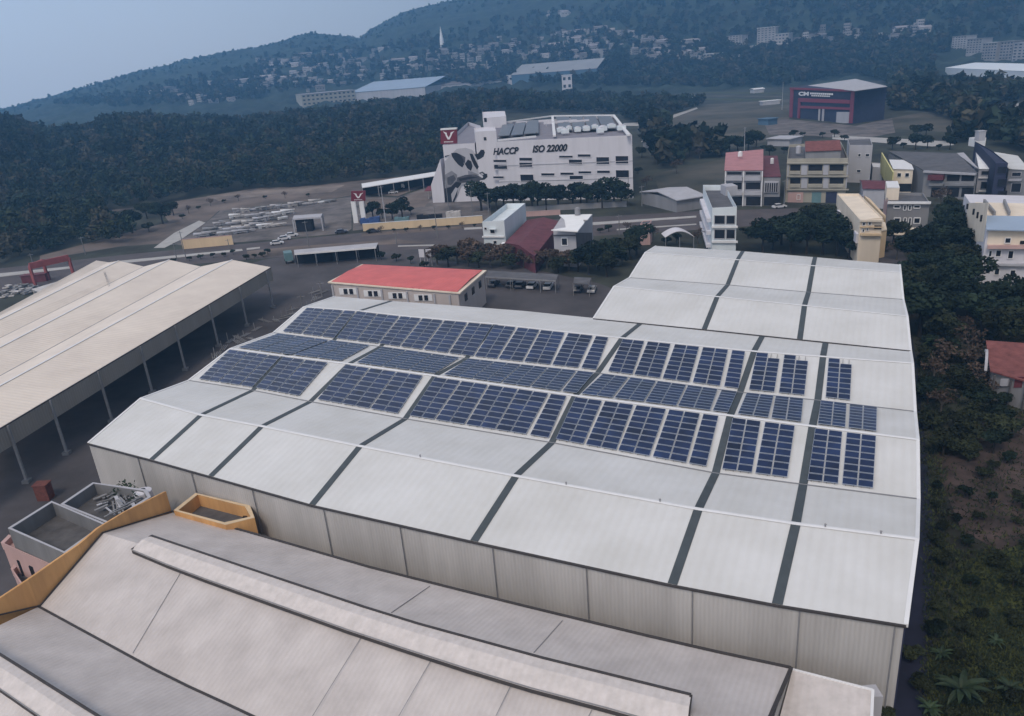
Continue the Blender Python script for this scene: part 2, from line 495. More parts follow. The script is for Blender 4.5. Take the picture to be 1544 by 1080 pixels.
zone('grass_strip', [(660, 372), (760, 366), (900, 356), (1055, 347), (1050, 366), (930, 392), (760, 402), (650, 392)], 'ground', .03)
zone('earth_bank', [(545, 352), (728, 339.5), (728, 343), (545, 357)], 'dirt', .03)
zone('dirt_patch', [(300, 292), (380, 284), (470, 281), (520, 279), (500, 290), (420, 293), (330, 303)], 'dirtl', .03)
zone('dirt_patch', [(545, 300), (600, 300), (650, 284), (660, 290), (640, 312), (560, 318)], 'dirt', .035)
zone('lane_and_shade', [(1268, 311), (1300, 311), (1345, 345), (1380, 420), (1330, 400)], 'asph', .016)
zone('bare_soil', [(1405, 690), (1470, 640), (1544, 620), (1700, 640), (1700, 860), (1544, 850), (1450, 800)], 'redsoil', .012)
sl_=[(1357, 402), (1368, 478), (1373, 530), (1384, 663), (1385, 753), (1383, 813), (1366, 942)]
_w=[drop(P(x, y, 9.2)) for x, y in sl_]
structure(MB().slab([p + Vector((-.5, 0, .03)) for p in _w] + [p + Vector((2.6, 0, .03)) for p in _w[::-1]], .03), 'lane_and_shade', M['shade_navy'])  # shaded ground along the end wall, its shade put into the strip's colour
zone('bare_soil', [(1430, 520), (1470, 500), (1480, 560), (1440, 600)], 'field', .012)
zone('grass_verge', [(1440, 850), (1544, 820), (1700, 830), (1900, 1200), (1480, 1200)], 'grassg', .016)

# ================================================================ BIG WAREHOUSE WITH SOLAR PANELS
ROW = {'F': ([(133, 668), (229, 693), (318, 718), (471, 761), (715, 816), (1014, 881), (1172, 911), (1366, 942)], 9.0),
       'A': ([(212, 601), (303, 626), (395, 643), (543, 673), (778, 718), (1053, 768), (1200, 790), (1383, 813)], 10.5),
       'B': ([(284, 574), (381, 589), (468, 606), (611, 632), (832, 668), (1079, 714), (1211, 731), (1385, 753)], 9.0),
       'C': ([(347, 526), (428, 537), (526, 549), (656, 567), (867, 597), (1101, 627), (1225, 643), (1384, 663)], 10.5),
       'D': ([(412, 502), (503, 514), (574, 523), (703, 541), (901, 563), (1116, 592), (1233, 604), (1380, 621)], 9.0),
       'E': ([(458, 463), (542, 469), (612, 477), (748, 489), (938, 510), (1137, 530), (1241, 538), (1376, 548)], 10.5),
       'G': ([(505, 447), (590, 454), (660, 459), (790, 469), (967, 487), (1150, 506), (1245, 516), (1373, 528)], 9.0)}
RW = {k: [P(x, y, z) for x, y in pts] for k, (pts, z) in ROW.items()}
KEYS = 'FABCDEG'


def pr(row, x):
    pts = ROW[row][0]; w = RW[row]
    for i in range(len(pts) - 1):
        if x <= pts[i + 1][0] or i == len(pts) - 2:
            t = (x - pts[i][0]) / (pts[i + 1][0] - pts[i][0])
            return lerp(w[i], w[i + 1], t)




def multi_gable(name, label, rows, ncols, strips, z_under=.18, right_shade='navy'):
    a0 = rows[0][0]
    root = thing(name, label, 'warehouse', (a0.x, a0.y, 0))
    for i in range(len(rows) - 1):
        mb = MB()
        for k in range(ncols - 1):
            mb.slab([rows[i][k], rows[i][k + 1], rows[i + 1][k + 1], rows[i + 1][k]], z_under)
        mb.build('roof_slope', M['roofw'], root)
    # walls
    ins = .15
    def wall(pts, m, nm='wall'):
        mb = MB()
        for a, b in zip(pts, pts[1:]):
            d = (b - a); n = Vector((d.y, -d.x, 0)).normalized() * .12
            a2 = a - Vector((0, 0, z_under + .01)); b2 = b - Vector((0, 0, z_under + .01))
            mb.slab([a2 - n, b2 - n, b2 + n, a2 + n], 0.001)
            i0 = len(mb.v) - 4
            for j, (p, z) in enumerate(((a2 - n, 0), (b2 - n, 0), (b2 + n, 0), (a2 + n, 0))): mb.v[i0 + j] = Vector((p.x, p.y, 0))
        return mb.build(nm, M[m], root)
    cen = sum((p for r in rows for p in r), Vector()) / sum(len(r) for r in rows)
    def pull(p, k=ins):
        d = cen - p; d.z = 0; return p + d.normalized() * k
    wall([pull(p) for p in rows[0]], 'wallw', 'front_wall')
    wall([pull(r[0]) for r in rows], 'wallw', 'end_wall')
    wall([pull(r[-1]) for r in rows], right_shade, 'end_wall')  # right end: shade on the wall painted in as navy
    wall([pull(p) for p in rows[-1]], 'wallw', 'back_wall')
    # strips across the roof
    for c in strips:
        mb = MB()
        for i in range(len(rows) - 1):
            if ncols == 8 and i == 5 and c in (2, 3): continue
            p, q = rows[i][c], rows[i + 1][c]
            e = (rows[i][min(c + 1, ncols - 1)] - rows[i][c - 1]).normalized() * .40
            up = Vector((0, 0, .05))
            mb.slab([p - e + up, p + e + up, q + e + up, q - e + up], .045)
        mb.build('roof_strip', M['seam'], root)
    for i in range(1, len(rows) - 1):
        mb = MB()
        isr = rows[i][0].z > rows[i - 1][0].z
        for k in range(ncols - 1):
            p, q = rows[i][k], rows[i][k + 1]; up = Vector((0, 0, .09 if isr else .062))
            n = Vector((-(q - p).y, (q - p).x, 0)).normalized() * (.22 if isr else .10)
            if isr:
                sl = Vector((0, 0, .035))
                mb.slab([p - n + up - sl, q - n + up - sl, q + up, p + up], .03); mb.slab([p + up, q + up, q + n + up - sl, p + n + up - sl], .03)
            else: mb.slab([p - n + up, q - n + up, q + n + up, p + n + up], .02)
        mb.build('ridge_cap' if isr else 'valley_gutter', M['trim'] if isr else M['steel'], root)
    for c, sg in ((0, -1), (-1, 1)):
        mb = MB()
        for i in range(len(rows) - 1):
            p, q = rows[i][c], rows[i + 1][c]
            e = (rows[i][1] - rows[i][0]).normalized() * (.16 * sg)
            up = Vector((0, 0, .07)); mb.slab([p - e + up, q - e + up, q + e + up, p + e + up], .3)
        mb.build('edge_trim', M['trim'], root)
    mb = MB()
    for k in range(ncols - 1):
        p, q = rows[0][k], rows[0][k + 1]; n = Vector(((q - p).y, -(q - p).x, 0)).normalized() * .12
        mb.slab([p + n * .2, q + n * .2, q + n * 1.9, p + n * 1.9], .16)
    mb.build('gutter', M['gutter'], root)
    return root


rowsF = [RW[k] for k in KEYS]
wh = multi_gable('warehouse', 'huge white multi-gabled warehouse with grey roof strips, carrying the solar arrays', rowsF, 8, range(1, 7))
for k, (x, y) in enumerate([(209, 690), (290, 710), (384, 737), (490, 766), (610, 794), (746, 824), (893, 855), (1046, 888), (1208, 917), (1351, 940)]):
    p = pr('F', x); d = (RW['F'][-1] - RW['F'][0]); n = Vector((d.y, -d.x, 0)).normalized()
    if n.dot(CAM - p) < 0: n = -n
    MB().tube(drop(p, 0) + n * .12, drop(p, 8.78) + n * .12, .06, n=6).build('downpipe', M['steel'], wh)
for x, row in ((1246, 'A'), (1330, 'A'), (640, 'A'), (860, 'A'), (1000, 'A')):
    p = pr(row, x) + Vector((0, 0, .1)); MB().tube(p, p + Vector((0, 0, .22)), .07, n=8).tube(p + Vector((0, 0, .22)), p + Vector((0, 0, .3)), .12, .03, n=8).build('roof_vent', M['steel'], wh)

RR = [([(895, 480), (1062, 496.5), (1206, 511.5), (1373, 528.5)], 9.25), ([(926, 432), (1081.5, 447.6), (1213, 461), (1368, 477)], 10.8), ([(949, 419), (1097, 430), (1219, 441), (1362, 452)], 9.25),
      ([(973, 381), (1112, 392), (1226, 401), (1358, 411)], 10.8), ([(989, 371), (1120, 379), (1229, 388), (1357, 399)], 9.25)]
multi_gable('warehouse', 'smaller white two-gabled warehouse adjoining behind the right half of the solar warehouse', [[P(x, y, z) for x, y in pts] for pts, z in RR], 4, (1, 2))

# ---- solar arrays: (bottom px range), (top px range), columns, modules per column
S3 = [((298, 327), (350, 378), 2), ((329, 359), (380, 408), 2), ((361, 378), (410, 426), 1), ((384, 415), (431, 463), 2), ((416, 449), (466, 498), 2),
      ((477, 514), (525, 561), 2), ((516, 556), (564, 602), 2), ((559, 598), (604, 641), 2),
      ((616, 655), (659, 700), 2), ((658, 703), (703, 743), 2), ((706, 749), (746, 788), 2), ((751, 794), (790, 832), 2), ((800, 826), (836, 857), 1),
      ((837, 882), (870, 913), 2), ((886, 934), (918, 962), 2), ((937, 984), (967, 1011), 2), ((989, 1037), (1016, 1060), 2), ((1041, 1065), (1065, 1086), 1),
      ((1088, 1134), (1106, 1149), 2), ((1139, 1187), (1156, 1200), 2), ((1217, 1265), (1230, 1272), 2), ((1271, 1318), (1279, 1323), 2)]
S4 = [((356, 385), (424, 451), 2), ((387, 418), (453, 480), 2), ((420, 436), (482, 499), 1), ((439, 474), (503, 530), 2), ((476, 512), (532, 560), 2),
      ((536, 574), (579, 616), 2), ((576, 614), (618, 656), 2), ((616, 653), (658, 695), 2),
      ((668, 713), (709, 749), 2), ((715, 757), (751, 791), 2), ((760, 800), (793, 831), 2), ((803, 844), (833, 872), 2), ((848, 868), (875, 897), 1),
      ((875, 925), (912, 952), 2), ((929, 974), (956, 995), 2), ((977, 1023), (998, 1040), 2), ((1026, 1072), (1043, 1085), 2), ((1076, 1097), (1091, 1112), 1),
      ((1112, 1159), (1127, 1168), 2), ((1164, 1208), (1171, 1212), 2), ((1233, 1276), (1238, 1278), 2), ((1281, 1323), (1283, 1324), 2)]
S5 = [((425, 452), (466, 491), 2), ((455, 482), (493, 520), 2), ((484, 502), (523, 538), 1), ((506, 535), (541, 571), 2), ((537, 568), (573, 604), 2),
      ((570, 601), (607, 638), 2), ((604, 636), (641, 672), 2), ((639, 674), (675, 708), 2), ((677, 712), (711, 745), 2), ((715, 750), (748, 782), 2),
      ((753, 790), (786, 819), 2), ((793, 832), (822, 857), 2), ((835, 872), (863, 898), 2), ((877, 898), (903, 920), 1),
      ((917, 956), (941, 975), 2), ((959, 999), (981, 1016), 2), ((1003, 1043), (1023, 1059), 2), ((1048, 1087), (1065, 1101), 2), ((1093, 1113), (1107, 1125), 1),
      ((1129, 1168), (1142, 1178), 2), ((1175, 1213), (1184, 1220), 2), ((1245, 1283), (1250, 1286), 2)]


def array(rowlo, rowhi, b, t, nc, band, idx, rows=8, short=False, vflip=False):
    lb, rb, lt, rt = pr(rowlo, b[0]), pr(rowlo, b[1]), pr(rowhi, t[0]), pr(rowhi, t[1])
    u = (rb - lb); v = (lt - lb); n = u.cross(v).normalized()
    if n.z < 0: n = -n
    base = (lb + rb + lt + rt) / 4
    root = thing('solar_array', f'dark blue solar array on the {band}, {ORD[idx]} from the left', 'solar panels', base, 'solar arrays on the warehouse roof')
    v0, v1 = .055, .945
    def S(a, w): return lerp(lerp(lb, rb, a), lerp(lt, rt, a), v0 + (v1 - v0) * w)
    rl = MB()
    for a in ((.22, .78) if nc == 1 else (.12, .38, .62, .88)):
        rl.beam(S(a, 0) + n * .13, S(a, 1) + n * .13, .06, .1, up=n)
    rl.build('rail', M['steel'], root)
    for c in range(nc):
        a0 = c / nc + (.015 if c else 0); a1 = (c + 1) / nc - (.015 if c < nc - 1 else 0)
        for r in range(rows):
            if short and c == 1 and r == rows - 1: continue
            w0 = r / rows + .007; w1 = (r + 1) / rows - .007
            q = [S(a0, w0), S(a1, w0), S(a1, w1), S(a0, w1)]
            q = [p + n * .24 for p in q]
            cc = sum(q, Vector()) / 4
            e1 = (q[1] - q[0]).normalized() * .035; e2 = (q[3] - q[0]).normalized() * .045
            inn = [q[0] + e1 + e2, q[1] - e1 + e2, q[2] - e1 - e2, q[3] + e1 - e2]
            mb = MB().slab(q, .05, 0, up=n)
            mb.slab([p + n * .006 for p in inn], .004, 1, up=n)
            mb.build('solar_module', [M['frame'], M['cell']], root)


for i, (b, t, nc) in enumerate(S3): array('B', 'C', b, t, nc, 'near sunny slope, lowest band', i)
for i, (b, t, nc) in enumerate(S4): array('C', 'D', b, t, nc, 'middle dull slope facing away', i)
for i, (b, t, nc) in enumerate(S5): array('D', 'E', b, t, nc, 'far sunny slope, top band', i, short=i >= 19)

# ================================================================ OPEN-SIDED CREAM SHED (LEFT)
EZ = 9.2
sh = thing('open_shed', 'long cream multi-span shed with open side and fascia panels, at the far left', 'shed', P(144, 700, 0))
def ext(a, b, k): return (a[0] + (b[0] - a[0]) * k, a[1] + (b[1] - a[1]) * k)
lines = [((408, 403), (0, 645), EZ), ((350, 392), (0, 582), EZ + 1.5), ((303, 402), (0, 567), EZ), ((255, 392), (0, 524), EZ + 1.5), ((217, 402), (0, 510), EZ), ((179, 393.5), (0, 482), EZ + 1.5),
         ((163, 396), (0, 476), EZ + .9)]
LW = [(P(*a, z), P(*ext(a, b, 1.35), z)) for a, b, z in lines]
for (a, b), (c, d) in zip(LW, LW[1:]):
    MB().slab([a, b, d, c], .15).build('roof_slope', M['roofcream'], sh)
for k in (1, 3, 5):
    a, b = LW[k]; n = Vector((-(b - a).y, (b - a).x, 0)).normalized() * .2
    MB().slab([a - n + Vector((0, 0, .08)), b - n + Vector((0, 0, .08)), b + n + Vector((0, 0, .08)), a + n + Vector((0, 0, .08))], .05).build('ridge_cap', M['trim'], sh)
for k in (2, 4):
    a, b = LW[k]; n = Vector((-(b - a).y, (b - a).x, 0)).normalized() * .13
    MB().slab([a - n + Vector((0, 0, .03)), b - n + Vector((0, 0, .03)), b + n + Vector((0, 0, .03)), a + n + Vector((0, 0, .03))], .02).build('valley_gutter', M['steel'], sh)
ea, eb = LW[0]
nn = Vector((-(eb - ea).y, (eb - ea).x, 0)).normalized() * .1
FH = 3.0
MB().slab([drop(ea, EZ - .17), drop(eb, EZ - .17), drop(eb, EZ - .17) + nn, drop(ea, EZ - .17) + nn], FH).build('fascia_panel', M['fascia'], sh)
MB().beam(ea + Vector((0, 0, -.12)), eb + Vector((0, 0, -.12)), .3, .14).build('gutter', M['gutter'], sh)
for y in (408, 432, 459, 490, 521, 559, 602, 640, 690, 745):
    x = (645 - y) / .593
    p = P(x, y, EZ); q = p + nn * 2
    MB().beam(drop(q, 0), drop(q, EZ - .2), .32).build('column', M['steel'], sh)
    MB().beam(drop(p, EZ - .2) - nn * .2, drop(p, EZ - FH) - nn * .2, .12, .06).build('fascia_joint', M['gutter'], sh)
    b2 = drop(q, .0); MB().prism([(b2.x - .5, b2.y - .5), (b2.x + .5, b2.y - .5), (b2.x + .5, b2.y + .5), (b2.x - .5, b2.y + .5)], 0, .5).build('column_footing', M['conc'], sh)
for k in (2, 4, 6):
    a, b = LW[k]
    for t in (.05, .35, .65, .95):
        q = lerp(a, b, t); MB().beam(drop(q, 0), drop(q, EZ - .2), .3).build('column', M['steel'], sh)
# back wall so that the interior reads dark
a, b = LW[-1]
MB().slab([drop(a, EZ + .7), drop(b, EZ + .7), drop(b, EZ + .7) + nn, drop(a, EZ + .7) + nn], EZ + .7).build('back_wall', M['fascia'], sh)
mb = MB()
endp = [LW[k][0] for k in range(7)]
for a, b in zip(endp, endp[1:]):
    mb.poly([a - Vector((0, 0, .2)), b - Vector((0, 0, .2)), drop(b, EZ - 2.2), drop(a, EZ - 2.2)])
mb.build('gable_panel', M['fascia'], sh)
# ladder on roof
a = P(156, 406, EZ + 1.3); b = P(166, 437, EZ + .4)
l = MB(); e = (LW[0][0] - LW[0][1]).normalized() * .2
l.beam(a + e, b + e, .06).beam(a - e, b - e, .06)
for t in range(9): l.beam(lerp(a, b, t / 8) + e, lerp(a, b, t / 8) - e, .05)
single(l, 'roof_ladder', M['steel'], 'thin steel ladder lying on the cream shed roof', 'ladder')
# older shed behind with slightly lower roof
o2 = thing('storage_shed', 'low pale shed roof beyond the cream multi-span shed', 'shed', P(60, 470, 0))
z2 = EZ - .6
k = [P(145, 393, z2 + .7), P(*ext((145, 393), (0, 471), 1.3), z2 + .7), P(*ext((166, 396), (0, 486), 1.3), z2 - .4), P(166, 396, z2 - .4)]
MB().slab(k, .15).build('roof', M['roofcream'], o2)
MB().slab([drop(k[0], z2 + .5), drop(k[1], z2 + .5), drop(k[1], z2 + .5) + nn, drop(k[0], z2 + .5) + nn], z2 + .5).build('wall', M['fascia'], o2)

# ================================================================ FOREGROUND FACTORY ROOF
fz, rz_ = 5.6, 8.4
NE = [(262, 773), (385, 806), (560, 857), (754, 906), (1034, 974), (1193, 1008)]
RD = [(152, 803), (210, 820), (420, 890), (600, 950), (890, 1034), (1044, 1080), (1150, 1108)]
VA = [(58, 915), (256, 1023), (385, 1082), (600, 1190), (800, 1290)]
fac = thing('factory', 'pale ribbed factory roof with long ridge vents filling the bottom of the view', 'factory', P(420, 960, 0))
def wl(pts, z, n=12):
    w = [P(x, y, z) for x, y in pts]; L = [0]
    for a, b in zip(w, w[1:]): L.append(L[-1] + (b - a).length)
    out = []
    for i in range(n + 1):
        s = L[-1] * i / n
        for j in range(len(w) - 1):
            if s <= L[j + 1] + 1e-6: out.append(lerp(w[j], w[j + 1], (s - L[j]) / (L[j + 1] - L[j]))); break
    return out
ne = wl(NE, fz); rd = wl(RD, rz_); va = wl(VA, fz)
def sheet(a, b, name, m, t=.15):
    mb = MB()
    for k in range(len(a) - 1): mb.slab([a[k], a[k + 1], b[k + 1], b[k]], t)
    return mb.build(name, M[m], fac)
sheet(ne, rd, 'roof_slope', 'rooff'); sheet(rd, va, 'roof_slope', 'rooff')
r2 = wl([(-90, 985), (100, 1078), (300, 1190), (500, 1300)], rz_)
v3 = wl([(-220, 1075), (0, 1200), (200, 1330)], fz)
sheet(va, r2, 'roof_slope', 'rooff'); sheet(r2, v3, 'roof_slope', 'rooff')
def line3(pts, w, z, m, name, up=.05):
    mb = MB()
    for a, b in zip(pts, pts[1:]): mb.beam(a + Vector((0, 0, up)), b + Vector((0, 0, up)), w, z)
    return mb.build(name, M[m], fac)
line3(ne, .22, .2, 'gutter', 'gutter'); line3(va, .2, .12, 'gutter', 'valley_gutter', .03)
line3([ne[-1], rd[-1]], .25, .2, 'gutter', 'edge_trim')
def vent(up, lo, nm_end):
    """raised ridge vent between two lines (both traced at its own height)"""
    a = wl(up, rz_ + .55, 10); b = wl(lo, rz_ + .15, 10); c = [lerp(p, q, .42) + Vector((0, 0, .25)) for p, q in zip(a, b)]
    mb = MB()
    for k in range(10):
        mb.slab([a[k], a[k + 1], c[k + 1], c[k]], .08); mb.slab([c[k], c[k + 1], b[k + 1], b[k]], .08)
    o = mb.build('ridge_vent', M['rooff2'], fac)
    mb = MB()
    for s, off in ((a, -.12), (b, -.12)):
        for k in range(10):
            p, q = s[k], s[k + 1]
            mb.slab([p - Vector((0, 0, .1)), q - Vector((0, 0, .1)), q - Vector((0, 0, .1)) + Vector((.05, .05, 0)), p - Vector((0, 0, .1)) + Vector((.05, .05, 0))], .35)
    x = mb.build('vent_side', M['gutter'], o); 
    mb = MB()
    for k in range(10): mb.beam(a[k] + Vector((0, 0, .03)), a[k + 1] + Vector((0, 0, .03)), .2, .1)
    for e in nm_end: mb.beam(a[e], b[e], .2, .1)
    mb.build('vent_edge', M['gutter'], o)
    mb = MB()
    for k in range(10): mb.beam(b[k] + Vector((0, 0, .03)), b[k + 1] + Vector((0, 0, .03)), .07, .07)
    mb.build('vent_edge', M['steel'], o)
    return a, b
va_, vb_ = vent([(228, 808), (400, 866), (598, 932), (820, 993), (1042, 1048)], [(198, 829), (272, 860), (544, 957), (770, 1030), (894, 1062), (1035, 1102)], (0, -1))
vent([(-60, 952), (0, 987), (146, 1079), (300, 1175)], [(-60, 1002), (0, 1039), (56, 1078), (220, 1190)], ())
# roof sheet joints
for (x0, y0), (x1, y1) in (((272, 864), (200, 985)), ((544, 962), (468, 1085)), ((649, 997), (600, 1082)), ((770, 1034), (745, 1085)), ((894, 1067), (885, 1085))):
    q0 = P(x0, y0, rz_ - .4); 
    mb = MB(); a, b = P(x0, y0, rz_), P(x1, y1, rz_)
    def onroof(x, y):
        # height of the near slope under this bearing
        z = 7.0
        for _ in range(8):
            p = P(x, y, z); best = None
            for k in range(12):
                A_, B_, D_ = rd[k], rd[k + 1], va[k]
                s = (p - A_).dot((B_ - A_)) / (B_ - A_).length_squared
                if 0 <= s <= 1:
                    pa = lerp(A_, B_, s); pv = lerp(va[k], va[k + 1], s); t = min(1, max(0, ((p - pa).xy.length) / max(.1, (pv - pa).xy.length)))
                    best = lerp(pa, pv, t).z
            z = best if best is not None else z
        return P(x, y, z + .04)
    pts = [onroof(lerp(x0, x1, t / 4), lerp(y0, y1, t / 4)) for t in range(5)]
    for p, q in zip(pts, pts[1:]): mb.beam(p, q, .04, .03)
    mb.build('sheet_joint', M['steel'], fac)
for (x0, y0), (x1, y1) in (((648, 884), (590, 924)), ((848, 936), (805, 984))):
    def onn(x, y):
        z = 7.0
        for _ in range(8):
            p = P(x, y, z)
            for k in range(12):
                s = (p - ne[k]).dot(ne[k + 1] - ne[k]) / (ne[k + 1] - ne[k]).length_squared
                if 0 <= s <= 1:
                    pa = lerp(ne[k], ne[k + 1], s); pb = lerp(rd[k], rd[k + 1], s); t = min(1, max(0, (p - pa).xy.length / (pb - pa).xy.length)); z = lerp(pa, pb, t).z
        return P(x, y, z + .04)
    MB().beam(onn(x0, y0), onn(x1, y1), .06, .05).build('sheet_joint', M['steel'], fac)
# walls under the eaves
mb = MB()
for a, b in zip(ne, ne[1:]): mb.slab([drop(a, fz - .2), drop(b, fz - .2), drop(b, fz - .2) - Vector((.1, .2, 0)), drop(a, fz - .2) - Vector((.1, .2, 0))], fz - .2)
mb.build('wall', M['wallw'], fac)
mb = MB(); mb.slab([drop(ne[-1], fz - .2), drop(rd[-1], fz - .2), drop(rd[-1], fz - .2) - Vector((.2, 0, 0)), drop(ne[-1], fz - .2) - Vector((.2, 0, 0))], fz - .2); mb.build('wall', M['wallw'], fac)
# ochre gable parapet
top = [(-40, 916), (0, 903), (75, 849), (119, 821), (166, 790), (244, 739), (257, 738.5)]
gw = []
g0 = P(259, 772, fz); g1 = P(152, 805, rz_); g2 = P(58, 915, fz); g3 = P(-50, 940, rz_ - .8)
base = [(259, 771, g0), (189, 793, lerp(g0, g1, .62)), (152, 805, g1), (124, 832, lerp(g1, g2, .3)), (58, 915, g2), (0, 932, lerp(g2, g3, .5)), (-50, 945, g3)]
pw = MB()
tp = {0: (257, 739), 1: (200, 768), 2: (166, 790), 3: (119, 821), 4: (38, 876), 5: (0, 903), 6: (-40, 925)}
pts_t = []; pts_b = []
for k, (bx, by, b) in enumerate(base):
    z = zat(b, *tp[k]); z = max(b.z + .35, min(z, b.z + 3.2))
    pts_b.append(drop(b, b.z - 2.5)); pts_t.append(drop(b, z))
outd = Vector((-.28, -.05, 0))
for k in range(len(base) - 1):
    a, b, c, d = pts_b[k], pts_b[k + 1], pts_t[k + 1], pts_t[k]
    pw.poly([a, b, c, d]); pw.poly([a + outd, d + outd, c + outd, b + outd]); pw.poly([d, c, c + outd, d + outd]); pw.poly([a, a + outd, b + outd, b])
pw.build('gable_parapet', M['yellow'], fac)
mb = MB()
for k in range(len(base) - 1): mb.beam(base[k][2] + Vector((.2, 0, .12)), base[k + 1][2] + Vector((.2, 0, .12)), .14, .1)
mb.build('flashing', M['gutter'], fac)
# right annex roof
an = thing('lean_to', 'small pale lean-to roof with brown stains at the lower right corner of the factory', 'lean-to', P(1250, 1080, 0))
q = [P(1195, 1010, 5.3), P(1316, 1041, 5.3), P(1312, 1130, 4.9), P(1168, 1110, 4.9)]
MB().slab(q, .15).build('roof', M['rooff2'], an)
MB().prism([(p.x, p.y) for p in [lerp(c, sum(q, Vector()) / 4, .06) for c in q]], 0, 4.7).build('wall', M['wallw'], an)
mb = MB().beam(q[0] + Vector((0, 0, .04)), q[1] + Vector((0, 0, .04)), .15, .1).beam(q[1] + Vector((0, 0, .04)), q[2] + Vector((0, 0, .04)), .2, .15); mb.build('edge_trim', M['trim'], an)
c_ = q[1]; MB().prism([(c_.x - .1, c_.y + .2), (c_.x + .9, c_.y + .1), (c_.x + .9, c_.y + 1.3), (c_.x - .1, c_.y + 1.3)], 0, 4.5).build('drain_box', M['lgrey'], an)

# ================================================================ YELLOW-WALLED ANNEX BY THE WAREHOUSE
def well(name, label, pts, z, dep, wallm, floorm, th=.35, capm=None):
    q = [P(x, y, z) for x, y in pts]; c = sum(q, Vector()) / len(q)
    root = thing(name, label, 'building', (c.x, c.y, 0))
    inn = [p + (c - p).normalized() * th * 1.4 for p in q]
    n = len(q); mb = MB()
    for k in range(n):
        a, b, ib, ia = q[k], q[(k + 1) % n], inn[(k + 1) % n], inn[k]
        mb.slab([a, b, ib, ia], z)
    mb.build('wall', M[wallm], root)
    MB().slab([drop(p, z - dep) for p in inn], .3).build('roof', M[floorm], root)
    if capm:
        mb = MB()
        for k in range(n):
            a, b, ib, ia = q[k], q[(k + 1) % n], inn[(k + 1) % n], inn[k]; u = Vector((0, 0, .06))
            mb.slab([a + u, b + u, ib + u, ia + u], .055)
        mb.build('coping', M[capm], root)
    return root, q, inn
ya, yq, _ = well('annex', 'small flat roofed annex with ochre parapet squeezed against the warehouse wall', [(262, 770), (295, 744), (377, 763), (384, 781), (340, 792)], 6.4, 1.5, 'yellow', 'concd', .4, 'yellowp')
w1 = P(384, 781, 6.4)
for dx in (.6,):
    p = P(375, 784, 4.6); MB().prism([(p.x - .5, p.y - .3), (p.x + .5, p.y - .5), (p.x + .5, p.y - .2), (p.x - .5, p.y)], 3.8, 5.2).build('window', M['glass'], ya)
gb, gq, gi = well('parapet_building', 'grey flat roofed block with deep parapet and dark roof at the lower left', [(12, 797), (78, 756), (161, 791), (98, 835)], 8.2, 1.7, 'conc', 'concd', .3, 'lgrey')
gb2, gq2, gi2 = well('parapet_building', 'grey roofed block heaped with junk, between the ochre gable and the warehouse', [(91, 761), (140, 728), (222, 739), (228, 750), (163, 790)], 7.9, 1.4, 'conc', 'concd', .3, 'lgrey')
# pink wing
pk = thing('pink_wing', 'pink painted low wing with stepped balcony beside the ochre gable', 'building', P(50, 850, 0))
q = [P(1, 818, 5.9), P(13, 806, 5.9), P(98, 838, 5.9), P(78, 852, 5.9)]
c = sum(q, Vector()) / 4
MB().prism([(p.x, p.y) for p in [lerp(p, c, .03) for p in q]], 0, 5.2).build('wall', M['pink'], pk)
mb = MB(); inn = [lerp(p, c, .12) for p in q]
for k in range(4): mb.slab([q[k], q[(k + 1) % 4], inn[(k + 1) % 4], inn[k]], .9)
mb.build('parapet', M['pink'], pk)
q = [P(16, 857, 3.2), P(30, 845, 3.2), P(66, 868, 3.2), P(47, 890, 3.2), P(32, 881, 3.2)]
c = sum(q, Vector()) / 5; inn = [lerp(p, c, .18) for p in q]; mb = MB()
for k in range(5): mb.slab([q[k], q[(k + 1) % 5], inn[(k + 1) % 5], inn[k]], 1.0)
mb.build('balcony_parapet', M['pink'], pk)
MB().slab([drop(p, 2.3) for p in inn], 2.2).build('balcony', M['concd'], pk)
for x, y in ((36, 856), (54, 865)):
    p = P(x, y, 3.2); MB().prism([(p.x - .35, p.y - .2), (p.x + .35, p.y - .4), (p.x + .35, p.y - .1), (p.x - .35, p.y + .1)], 2.3, 4.3).build('door', M['dark'], pk)
# junk on the roof
fz2 = 6.5
p = P(216, 744, fz2 + .8)
t = thing('water_tank', 'round white water tank among the junk on the grey roof', 'tank', drop(p, fz2))
MB().tube(drop(p, fz2), drop(p, fz2 + 1.1), 1.0, .95, 16).tube(drop(p, fz2 + 1.1), drop(p, fz2 + 1.25), .98, .5, 16).build('shell', M['whitep'], t, smooth=False)
MB().tube(drop(p, fz2 + 1.26), drop(p, fz2 + 1.32), .35, .35, 12).build('lid', M['dark'], t)
for k in range(34):
    x, y = random.uniform(142, 206), random.uniform(750, 776)
    x = 150 + (x - 142); y = 742 + (x - 150) * .0 + random.uniform(2, 30)
    if y > 790 - (x - 165) * .5 - 6 and x > 165: y = 745
    p = P(x, y, fz2 + .2 + random.random() * .7); a = random.choice([.6, .75, 2.2]) + random.uniform(-.2, .2); L = random.uniform(.8, 2.6)
    d = Vector((math.cos(a), math.sin(a), random.uniform(-.1, .25))) * L / 2
    mb = MB().beam(p - d, p + d, random.uniform(.12, .4), .08)
    if k % 4 == 0: mb.beam(p - d + Vector((.3, .2, .1)), p + d + Vector((.3, .2, .1)), .15, .06)
    single(mb, 'scrap_board', random.choice([M['greyw'], M['lgrey'], M['steel'], M['conc']]), 'loose pale board in the junk heap on the grey roof', 'board', 'boards in the junk heap on the grey roof')
